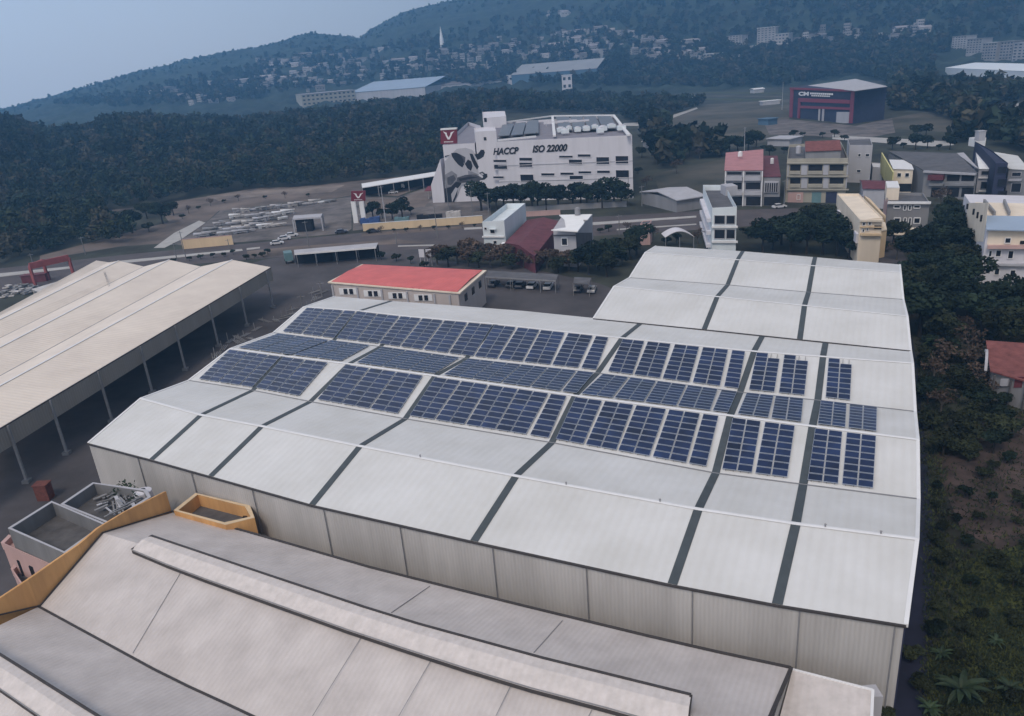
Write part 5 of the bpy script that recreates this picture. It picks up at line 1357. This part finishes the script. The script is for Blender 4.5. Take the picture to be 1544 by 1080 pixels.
def inpoly(x, y, poly):
    c = False; j = len(poly) - 1
    for i in range(len(poly)):
        if (poly[i][1] > y) != (poly[j][1] > y) and x < (poly[j][0] - poly[i][0]) * (y - poly[i][1]) / (poly[j][1] - poly[i][1]) + poly[i][0]: c = not c
        j = i
    return c
for poly, cnt, where, scl in CL:
    k = 0; xs = [p[0] for p in poly]; ys = [p[1] for p in poly]; tries = 0
    while k < cnt and tries < 5000:
        tries += 1; x, y = random.uniform(min(xs), max(xs)), random.uniform(min(ys), max(ys))
        if not inpoly(x, y, poly): continue
        p = G(x, y); v = random.randrange(6) if cnt > 5 else 3
        lab = ('small ' + ['square flat roofed', 'broad gabled', 'tall narrow', 'long gabled', 'mid height flat roofed', 'very long gabled'][v] + ' pale house in ' + where); s = random.uniform(.55, 1.1) * scl
        if v in used_h: o = hv[v].copy(); C.objects.link(o)
        else: o = hv[v]; used_h.add(v)
        o.location = p; o.rotation_euler = (0, 0, random.gauss(.15, .35)); o.scale = (s, s, s); tag(o, lab, 'house', 'houses in ' + where); k += 1
for v in range(6):
    if v not in used_h: bpy.data.objects.remove(hv[v])

# ================================================================ VEGETATION
def leaf_cloud(n, blobs, size, seed):
    """many leaf-sized two-triangle sprays through a set of ellipsoid clumps -> (verts, quads)"""
    r = np.random.default_rng(seed); V = []
    tot = sum(b[3] ** 2 for b in blobs)
    for (cx, cy, cz, rx, rz) in blobs:
        m = int(n * rx ** 2 / sum(b[3] ** 2 for b in blobs))
        d = r.normal(size=(m, 3)); d /= np.linalg.norm(d, axis=1)[:, None]; rr = r.uniform(.45, 1.0, m) ** .5
        c = d * rr[:, None] * np.array([rx, rx, rz]) + np.array([cx, cy, cz])
        a = r.normal(size=(m, 3)); a[:, 2] *= .5; a /= np.linalg.norm(a, axis=1)[:, None]
        b = np.cross(a, d + r.normal(size=(m, 3)) * .6); b /= np.linalg.norm(b, axis=1)[:, None]
        s = size * r.uniform(.6, 1.4, m)[:, None]
        V.append(np.stack([c - a * s - b * s * .55, c + a * s - b * s * .45, c + a * s * .8 + b * s * .55, c - a * s * .7 + b * s * .5], 1))
    V = np.concatenate(V); return V.reshape(-1, 3)


def np_mesh(name, V, mats, matidx=None):
    me = bpy.data.meshes.new(name); nq = len(V) // 4
    me.vertices.add(len(V)); me.vertices.foreach_set('co', V.astype(np.float32).ravel())
    me.loops.add(nq * 4); me.loops.foreach_set('vertex_index', np.arange(nq * 4, dtype=np.int32))
    me.polygons.add(nq); me.polygons.foreach_set('loop_start', np.arange(0, nq * 4, 4, dtype=np.int32))
    try: me.polygons.foreach_set('loop_total', np.full(nq, 4, dtype=np.int32))
    except Exception: pass
    for m in mats: me.materials.append(m)
    if matidx is not None: me.polygons.foreach_set('material_index', matidx.astype(np.int32))
    me.update(calc_edges=True); me.validate(); return me


def make_tree(seed, H, R, leafm, label, barkm='bark', n=900, size=.33, group='trees'):
    r = random.Random(seed); root = thing('tree', label, 'tree', (0, 0, 0), group)
    mb = MB().tube((0, 0, -.3), (r.uniform(-.2, .2), 0, H * .45), R * .09, R * .05, 8)
    blobs = []
    for k in range(7):
        a = k * 2.4 + r.random(); q = R * (.62 if k else 0) * r.uniform(.7, 1.1); z = H * r.uniform(.5, .82) if k else H * .8
        blobs.append((math.cos(a) * q, math.sin(a) * q, z, R * r.uniform(.38, .58), H * r.uniform(.12, .2)))
        mb.tube((0, 0, H * .38), (math.cos(a) * q * .8, math.sin(a) * q * .8, z), R * .04, R * .015, 5)
    mb.build('trunk', M[barkm], root)
    me = np_mesh('crown', leaf_cloud(n, blobs, size, seed), [M[leafm]]); o = bpy.data.objects.new('crown', me); C.objects.link(o); o.parent = root
    return root


PROT = {}
def plant(kind, loc, rz, s, label, group):
    spec = {'big': (11, 9.5, 4.6, 'leaf', 'bark', 1500, .36), 'big2': (12, 8.5, 4.2, 'leaf', 'bark', 1400, .36), 'olive': (13, 7.5, 3.8, 'leaf2', 'bark', 1300, .33), 'olive2': (14, 6, 3.4, 'leaf2', 'bark', 1200, .3),
            'brown': (15, 6, 3.4, 'leafb', 'barkp', 900, .3), 'small': (16, 4, 2.2, 'leaf', 'bark', 800, .24), 'small2': (17, 3.4, 2.4, 'leaf2', 'bark', 800, .24), 'sparse': (18, 6.5, 3.0, 'leafb', 'barkp', 260, .25)}[kind]
    if kind not in PROT:
        PROT[kind] = make_tree(spec[0], spec[1], spec[2], spec[3], label, spec[4], spec[5], spec[6], group); o = PROT[kind]; o.location = loc; o.rotation_euler = (0, 0, rz); o.scale = (s, s, s); o['group'] = group; return o
    return dup(PROT[kind], loc, rz, s, label, group)


def row_trees(pts, kinds, s, lab, group):
    for k, (x, y) in enumerate(sorted(pts)):
        plant(kinds[k % len(kinds)], P(x, y), random.uniform(0, 6.28), s * random.uniform(.85, 1.15), f'{lab}, {ORD[k]} from the left' if k < len(ORD) else lab, group)


row_trees([(726, 318), (738, 314), (749, 319), (760, 314), (775, 318), (786, 313), (803, 319), (811, 314), (824, 318), (842, 312)], ['big', 'big2'], 1.05, 'dark round tree before the cow mural building, left group', 'trees before the dairy')
row_trees([(864, 313), (876, 308), (885, 314), (901, 311), (908, 314), (926, 309), (937, 312)], ['big2', 'big'], 1.0, 'dark round tree before the HACCP building, right group', 'trees before the dairy')
row_trees([(563, 331), (577, 330), (592, 331), (607, 328), (620, 324)], ['big', 'small', 'big2'], .85, 'dark tree behind the ochre wall', 'trees behind the ochre wall')
row_trees([(660, 400), (676, 403), (690, 398), (706, 402), (722, 404), (740, 405), (757, 400), (772, 406), (790, 404), (808, 408), (825, 405), (842, 412), (858, 408), (712, 390), (735, 392)], ['brown', 'olive2', 'brown', 'brown'], .85, 'brownish tree behind the parking shelter', 'brown trees behind the shelter')
row_trees([(872, 410), (888, 414), (903, 408), (915, 418), (924, 405), (938, 400), (950, 392), (905, 396), (930, 388), (960, 385)], ['olive', 'big', 'olive2', 'small'], .8, 'dark green tree in the scrub left of the rear warehouse', 'trees in the scrub')
row_trees([(1150, 382), (1165, 376), (1178, 370), (1192, 382), (1205, 366), (1216, 384), (1228, 360), (1240, 384), (1250, 366), (1262, 386), (1272, 376), (1280, 392), (1196, 352), (1222, 345), (1244, 350)], ['big', 'olive', 'big2'], .95, 'leafy tree behind the rear warehouse', 'trees behind the rear warehouse')
row_trees([(1075, 232), (1088, 236), (1100, 228), (1112, 233), (1128, 230), (1140, 224)], ['big', 'big2', 'olive'], 1.1, 'dark tree behind the pink roofed townhouses', 'trees behind the townhouses')
row_trees([(1382, 208), (1396, 206)], ['olive'], .8, 'lone tree on the ground right of the dark red hall', 'trees right of the hall')
row_trees([(150, 322), (222, 330), (235, 322), (180, 345), (200, 352), (246, 338), (262, 325), (130, 352), (100, 365), (70, 375), (30, 385), (12, 378), (160, 360), (225, 350), (50, 362), (85, 348), (110, 340)], ['olive', 'small2', 'olive2', 'big'], 1.0, 'tree on the rough slope between the dirt track and road', 'trees below the dirt track')
row_trees([(1345, 226), (1362, 224), (1380, 226), (1398, 224), (1415, 227), (1432, 226)], ['olive', 'small', 'big'], .75, 'tree in the hedge behind the old shophouse row', 'hedge behind the shophouses')
row_trees([(1182, 232), (1196, 208), (1210, 206), (1240, 208), (1258, 207), (1273, 213), (1170, 214), (1160, 236), (1150, 228)], ['small', 'olive2', 'small2'], .8, 'small tree on the lot behind the tan apartments', 'trees behind the apartments')
row_trees([(1000, 250), (1012, 236), (1026, 244), (1040, 236), (1055, 240), (968, 238), (962, 262), (975, 285), (1020, 262)], ['small2', 'olive', 'sparse'], .85, 'scrubby tree on the lot right of the HACCP building', 'trees right of the dairy')
row_trees([(1325, 372), (1334, 380), (1346, 372), (1360, 375), (1352, 392), (1372, 380), (1420, 342), (1432, 325), (1418, 312), (1436, 345)], ['sparse', 'small', 'olive'], .8, 'shrubby tree around the grey three storey house', 'shrubs by the grey house')
row_trees([(1005, 385 - 15), (1020, 366), (985, 362), (1052, 368), (958, 358), (945, 372)], ['small2', 'small', 'sparse'], .7, 'bush on the verge around the arched canopy', 'bushes by the arched canopy')
row_trees([(1496, 600), (1512, 615), (1530, 606), (1474, 560), (1478, 590)], ['small', 'small2', 'sparse'], .6, 'shrub around the brown roofed hut', 'shrubs by the hut')
row_trees([(620, 398), (598, 394), (575, 392), (640, 405)], ['small', 'small2'], .6, 'low bush behind the red roofed office', 'bushes behind the office')
row_trees([(372, 392), (384, 390), (397, 388), (404, 384), (352, 384), (338, 387), (322, 389), (303, 391), (286, 394), (262, 397)], ['small2', 'small'], .45, 'low bush on the verge between road and cream shed', 'verge bushes')
row_trees([(556, 352.5), (575, 352), (594, 350), (613, 349.5), (634, 348), (655, 347), (676, 345.5), (697, 344), (716, 343)], ['small2', 'sparse', 'small'], .35, 'tiny bush at the foot of the ochre boundary wall', 'bushes at the ochre wall')
row_trees([(1120, 352), (1136, 348), (1128, 360), (1142, 358), (1060, 362), (905, 352), (918, 350), (945, 349), (968, 348), (985, 350)], ['small2', 'small', 'sparse'], .5, 'bush on the near road verge by the tall white block', 'bushes by the white block')
row_trees([(285, 322), (300, 316), (318, 311), (275, 330), (338, 306), (360, 303), (400, 300), (430, 299), (465, 297)], ['small2', 'sparse'], .5, 'scrubby bush along the edge of the stone yard', 'bushes by the stone yard')
# dense wood on the right
pts = []
poly = [(1372, 470), (1366, 405), (1400, 398), (1424, 372), (1440, 362), (1450, 385), (1462, 440), (1478, 478), (1600, 490), (1660, 540), (1560, 540), (1480, 520), (1400, 530), (1380, 520)]
tr = 0; r_ = random.Random(4); got = []
while len(got) < 62 and tr < 9000:
    tr += 1; x, y = r_.uniform(1366, 1620), r_.uniform(330, 540)
    if inpoly(x, y, poly):
        p = P(x, y)
        if all((p - q).length > 5.2 for q in got): got.append(p)
for k, p in enumerate(got):
    plant(['big', 'big2', 'olive', 'big'][k % 4], p, k * 1.7, .8 + .3 * r_.random(), 'dark tree in the dense wood right of the rear warehouse', 'trees of the right hand wood')
got = []; tr = 0
poly2 = [(1400, 520), (1480, 505), (1480, 600), (1520, 640), (1500, 690), (1440, 700), (1398, 690), (1396, 560)]
while len(got) < 34 and tr < 9000:
    tr += 1; x, y = r_.uniform(1390, 1544), r_.uniform(500, 705); p = P(x, y)
    if inpoly(x, y, poly2) and all((p - q).length > 2.6 for q in got): got.append(p)
for k, p in enumerate(got): plant(['small2', 'small', 'small2', 'sparse'][k % 4], p, k * 1.3, .55 + .4 * r_.random(), 'low shrub on the rough ground right of the solar warehouse', 'shrubs beside the warehouse')
got = []; tr = 0
poly3 = [(1395, 700), (1470, 690), (1600, 700), (1600, 1100), (1330, 1100), (1350, 1040), (1385, 940), (1405, 800)]
while len(got) < 46 and tr < 9000:
    tr += 1; x, y = r_.uniform(1330, 1600), r_.uniform(690, 1100); p = P(x, y)
    if inpoly(x, y, poly3) and all((p - q).length > 2.3 for q in got): got.append(p)
for k, p in enumerate(got): plant(['small2', 'small', 'small2'][k % 3], p, k * 1.3, .22 + .25 * r_.random(), 'small dark bush in the overgrown plot at the lower right', 'bushes in the overgrown plot')


# broad leaved plants
def broad_plant(seed, label, group, n=15, L=1.5, m='leafg'):
    r = random.Random(seed); root = thing('banana_plant', label, 'plant', (0, 0, 0), group)
    MB().tube((0, 0, -.1), (0, 0, 1.0), .11, .07, 6).build('stem', M['leaf2'], root)
    mb = MB()
    for k in range(n):
        a = k * 2.4 + r.random() * .5; el = r.uniform(.35, 1.1); d = Vector((math.cos(a), math.sin(a), 0)); w_ = L * .11; s = Vector((-d.y, d.x, 0)); LL = L * r.uniform(.7, 1.1); prev = None
        for j in range(6):
            t = j / 5; c = Vector((0, 0, .9)) + d * LL * t * math.cos(el * (1 - t * .6)) + Vector((0, 0, LL * (math.sin(el) * t - .55 * t * t))); ww = w_ * math.sin(math.pi * min(1, .12 + t * .86)) + .01
            cur = (c - s * ww + Vector((0, 0, .05)), c, c + s * ww + Vector((0, 0, .05)))
            if prev: mb.poly([prev[0], prev[1], cur[1], cur[0]]); mb.poly([prev[1], prev[2], cur[2], cur[1]])
            prev = cur
    mb.build('leaves', M[m], root); return root
bp = broad_plant(1, 'large broad leaved plant at the bottom right, tallest of the plot', 'broad leaved plants')
bp.location = P(1446, 1060); bp.scale = (1.5,) * 3
for k, (x, y, s, lab) in enumerate(((1418, 995, .7, 'broad leaved plant above and left of the tallest one'), (1500, 975, .6, 'broad leaved plant in the dark grass near the right edge'), 
                                    (1400, 1080, .8, 'broad leaved plant at the bottom edge left of the tallest'), (1412, 530, 1.6, 'pale broad leaved plant beside the warehouse, farther one'), (1408, 560, 1.4, 'pale broad leaved plant beside the warehouse, nearer one'), (1520, 1050, .9, 'broad leaved plant at the bottom right corner'))):
    dup(bp, P(x, y), k * 1.1, s, lab)

# forest: uncountable wooded mass, built as crowns of leaf sprays on the low hill
def forest(name, samples, nleaf, size, mats):
    allV = []; idx = []
    protos = [leaf_cloud(nleaf, [(0, 0, 5.5, 3.4, 3.2), (1.8, .8, 4.5, 2.2, 2.2), (-1.6, -1, 4.6, 2.4, 2.2), (.2, -1.8, 6.6, 1.8, 1.7)], size, 100 + k) for k in range(6)]
    for i, (x, y, z, s) in enumerate(samples):
        Vp = protos[i % 6]; a = rng.uniform(0, 6.28); c, sn = math.cos(a), math.sin(a); R = np.array([[c, -sn, 0], [sn, c, 0], [0, 0, 1]])
        allV.append((Vp @ R.T) * np.array([s, s, s * rng.uniform(.8, 1.35)]) + np.array([x, y, z - .5])); idx.append(np.full(len(Vp) // 4, int(rng.integers(0, len(mats)))))
    me = np_mesh(name, np.concatenate(allV), mats, np.concatenate(idx)); o = bpy.data.objects.new(name, me); C.objects.link(o); return o
FOR = [(-60, 400), (0, 398), (60, 384), (120, 372), (200, 366), (200, 352), (140, 340), (150, 325), (215, 312), (300, 293), (480, 280), (545, 272), (662, 257), (690, 205), (735, 172), (830, 168), (930, 172), (960, 188), (1000, 176), (1060, 160), (1010, 158),
       (905, 152), (860, 140), (760, 128), (620, 140), (470, 155), (380, 165), (250, 165), (165, 162), (60, 182), (0, 168), (-60, 165)]
def ok_forest(x, y):
    z = T(x, y); u, v = pix(Vector((x, y, z)))
    return (-80 < u < 1100) and inpoly(min(max(u, -59), 1060), v, FOR), z, u, v
near, farr = [], []
for _ in range(60000):
    a = rng.uniform(px_az(-80), px_az(1060)); d = math.sqrt(rng.uniform(200 ** 2, 1000 ** 2)); x, y = d * math.sin(a), d * math.cos(a)
    ok, z, u, v = ok_forest(x, y)
    if not ok or (95 < u < 240 and abs(v - (344 - (u - 38) * .2)) < 3): continue
    (near if d < 520 else farr).append((x, y, z, rng.uniform(.7, 1.35)))
def thin(L, cell, cap):
    seen = set(); out = []
    for p in L:
        k = (int(p[0] // cell), int(p[1] // cell))
        if k in seen: continue
        seen.add(k); out.append(p)
    return out[:cap]
nearT = thin(near, 7.5, 2500); farT = thin(farr, 8.5, 5200)
MF = [M['leaf'], M['leaf2'], M['forestd'], M['forestb']]
tag(forest('forest', nearT, 150, .62, MF), 'dark dense forest on the low hill behind the road', 'forest', kind='stuff')
tag(forest('forest', farT, 75, 1.0, MF), 'distant dense forest over the crest of the low hill', 'forest', kind='stuff')
ridge = []
for _ in range(1500):
    a = rng.uniform(px_az(-60), px_az(1544)); d = rng.uniform(1900, 2440); x, y = d * math.sin(a), d * math.cos(a); ridge.append((x, y, T(x, y) - 1.5, rng.uniform(.45, .95)))
tag(forest('ridge_woods', ridge, 40, 1.9, MF), 'hazy trees covering the ridge of the far hills', 'woodland', kind='stuff')
# valley woods beyond
VW = [([(640, 120), (760, 108), (900, 96), (1190, 98), (1190, 132), (910, 132), (780, 126), (700, 130)], 900), ([(1190, 72), (1405, 84), (1405, 125), (1400, 160), (1345, 168), (1340, 128), (1290, 115), (1200, 128)], 900),
      ([(1345, 170), (1400, 150), (1412, 134), (1600, 142), (1600, 150), (1544, 150), (1500, 160), (1450, 188), (1400, 168)], 420), ([(1440, 196), (1470, 194), (1600, 200), (1600, 235), (1530, 232), (1490, 215), (1440, 222)], 120), ([(955, 190), (1080, 225), (1085, 238), (1000, 260), (960, 200)], 60),
      ([(385, 90), (560, 70), (760, 60), (900, 42), (1060, 66), (1060, 96), (760, 110), (560, 130), (380, 145)], 800), ([(60, 160), (200, 140), (400, 95), (400, 150), (200, 165)], 500), ([(380, 88), (560, 72), (760, 30), (1000, -10), (1544, -10), (1544, 60), (1060, 62), (900, 44), (760, 62), (560, 80)], 900), ([(1060, 60), (1130, 78), (1200, 70), (1430, 60), (1430, 84), (1060, 98)], 500)]
vv = []
for poly, cnt in VW:
    xs = [p[0] for p in poly]; ys = [p[1] for p in poly]; k = 0
    while k < cnt:
        x, y = rng.uniform(min(xs), max(xs)), rng.uniform(min(ys), max(ys))
        if not inpoly(x, y, poly): continue
        p = G(x, y); k += 1; vv.append((p.x, p.y, p.z, rng.uniform(.8, 1.5)))
tag(forest('valley_woods', vv, 46, 1.5, MF), 'hazy woodland filling the valley between fields and town', 'woodland', kind='stuff')
# scrub ground cover beside the warehouse: grass tufts
gv = []
for _ in range(14000):
    x, y = rng.uniform(1380, 1600), rng.uniform(480, 1100)
    u = x
    if x < 1395 and y > 700: continue
    if x > 1425 and 630 < y < 830 and rng.random() < .75: continue
    if y > 900 and x < 1400 - (y - 900) * .2: continue
    p = P(x, y); gv.append((p.x, p.y))
gv = np.array(gv); n = len(gv); V = []
for k in range(4):
    a = rng.uniform(0, 6.28, n); h = rng.uniform(.08, .3, n); wd = rng.uniform(.03, .09, n); lean = rng.uniform(.05, .4, n)
    bx = gv[:, 0] + rng.normal(0, .2, n); by = gv[:, 1] + rng.normal(0, .2, n); ca, sa = np.cos(a), np.sin(a)
    V.append(np.stack([np.stack([bx - ca * wd, by - sa * wd, 0 * bx], 1), np.stack([bx + ca * wd, by + sa * wd, 0 * bx], 1), np.stack([bx + ca * wd * .4 - sa * lean, by + sa * wd * .4 + ca * lean, h], 1), np.stack([bx - ca * wd * .4 - sa * lean, by - sa * wd * .4 + ca * lean, h], 1)], 1))
V = np.concatenate(V).reshape(-1, 3)
o = bpy.data.objects.new('grass', np_mesh('grass', V, [M['grassg'], M['leaf2'], M['leaf']], rng.integers(0, 3, len(V) // 4))); C.objects.link(o); tag(o, 'rough grass and weeds right of the warehouse', 'grass', kind='stuff')

# ================================================================ AIR, LIGHT, CAMERA
mb = MB().prism([(-4050, -350), (4050, -350), (4050, 3250), (-4050, 3250)], -1.5, 470)
hz = structure(mb, 'haze', M['trim'], 'stuff')
hm = bpy.data.materials.new('haze_air'); hm.use_nodes = True
nt = hm.node_tree; nt.nodes.remove(nt.nodes['Principled BSDF'])
pv = nt.nodes.new('ShaderNodeVolumePrincipled')
pv.inputs['Color'].default_value = (.25, .58, 1.0, 1); pv.inputs['Density'].default_value = .00031; pv.inputs['Anisotropy'].default_value = .2
nt.links.new(pv.outputs['Volume'], nt.nodes['Material Output'].inputs['Volume'])
hz.data.materials.clear(); hz.data.materials.append(hm)

SUN_EL, SUN_AZ = rad(52), rad(-160)   # azimuth measured clockwise from +Y: behind and left of the viewer
w = bpy.data.worlds.new('World'); bpy.context.scene.world = w; w.use_nodes = True
nt = w.node_tree; bg = nt.nodes['Background']
sky = nt.nodes.new('ShaderNodeTexSky'); sky.sky_type = 'NISHITA'; sky.sun_disc = False
sky.sun_elevation = SUN_EL; sky.sun_rotation = SUN_AZ % (2 * math.pi); sky.dust_density = 4; sky.air_density = 1.2; sky.ozone_density = 3
mx = nt.nodes.new('ShaderNodeMixRGB'); mx.inputs['Fac'].default_value = .55
mx.inputs['Color2'].default_value = (11.6, 11.5, 12.0, 1)
nt.links.new(sky.outputs['Color'], mx.inputs['Color1']); tc = nt.nodes.new('ShaderNodeTexCoord'); sx = nt.nodes.new('ShaderNodeSeparateXYZ'); nt.links.new(tc.outputs['Generated'], sx.inputs[0])
mr = nt.nodes.new('ShaderNodeMapRange'); mr.inputs['From Min'].default_value = -.65; mr.inputs['From Max'].default_value = .15; mr.inputs['To Min'].default_value = 1.95; mr.inputs['To Max'].default_value = .72
nt.links.new(sx.outputs['X'], mr.inputs['Value'])
vs_ = nt.nodes.new('ShaderNodeVectorMath'); vs_.operation = 'SCALE'; nt.links.new(mx.outputs['Color'], vs_.inputs[0]); nt.links.new(mr.outputs['Result'], vs_.inputs['Scale'])
nt.links.new(vs_.outputs['Vector'], bg.inputs['Color'])
bg.inputs['Strength'].default_value = .07
sl = bpy.data.lights.new('sun', 'SUN'); sl.energy = 1.5; sl.angle = rad(14); sl.color = (1, .87, .73)
so = bpy.data.objects.new('sun', sl); C.objects.link(so)
dv = Vector((math.sin(SUN_AZ) * math.cos(SUN_EL), math.cos(SUN_AZ) * math.cos(SUN_EL), math.sin(SUN_EL)))
so.rotation_euler = dv.to_track_quat('Z', 'Y').to_euler(); so.location = (0, 0, 300)

cd = bpy.data.cameras.new('camera'); co = bpy.data.objects.new('camera', cd); C.objects.link(co)
cd.sensor_width = 36; cd.lens = FP / 1544 * 36; cd.clip_end = 12000; cd.clip_start = .5
from mathutils import Matrix
mw = Matrix(((Rv.x, Uv.x, -Fv.x, CAM.x), (Rv.y, Uv.y, -Fv.y, CAM.y), (Rv.z, Uv.z, -Fv.z, CAM.z), (0, 0, 0, 1)))
co.matrix_world = mw
sc = bpy.context.scene; sc.camera = co
sc.view_settings.view_transform = 'Standard'; sc.view_settings.look = 'None'; sc.view_settings.exposure = 0.10; sc.view_settings.gamma = 1
sc.cycles.volume_step_rate = 4; sc.cycles.volume_bounces = 2; sc.cycles.max_bounces = 5; sc.cycles.use_denoising = True
for o in sc.objects:
    if '_o' in o: del o['_o']
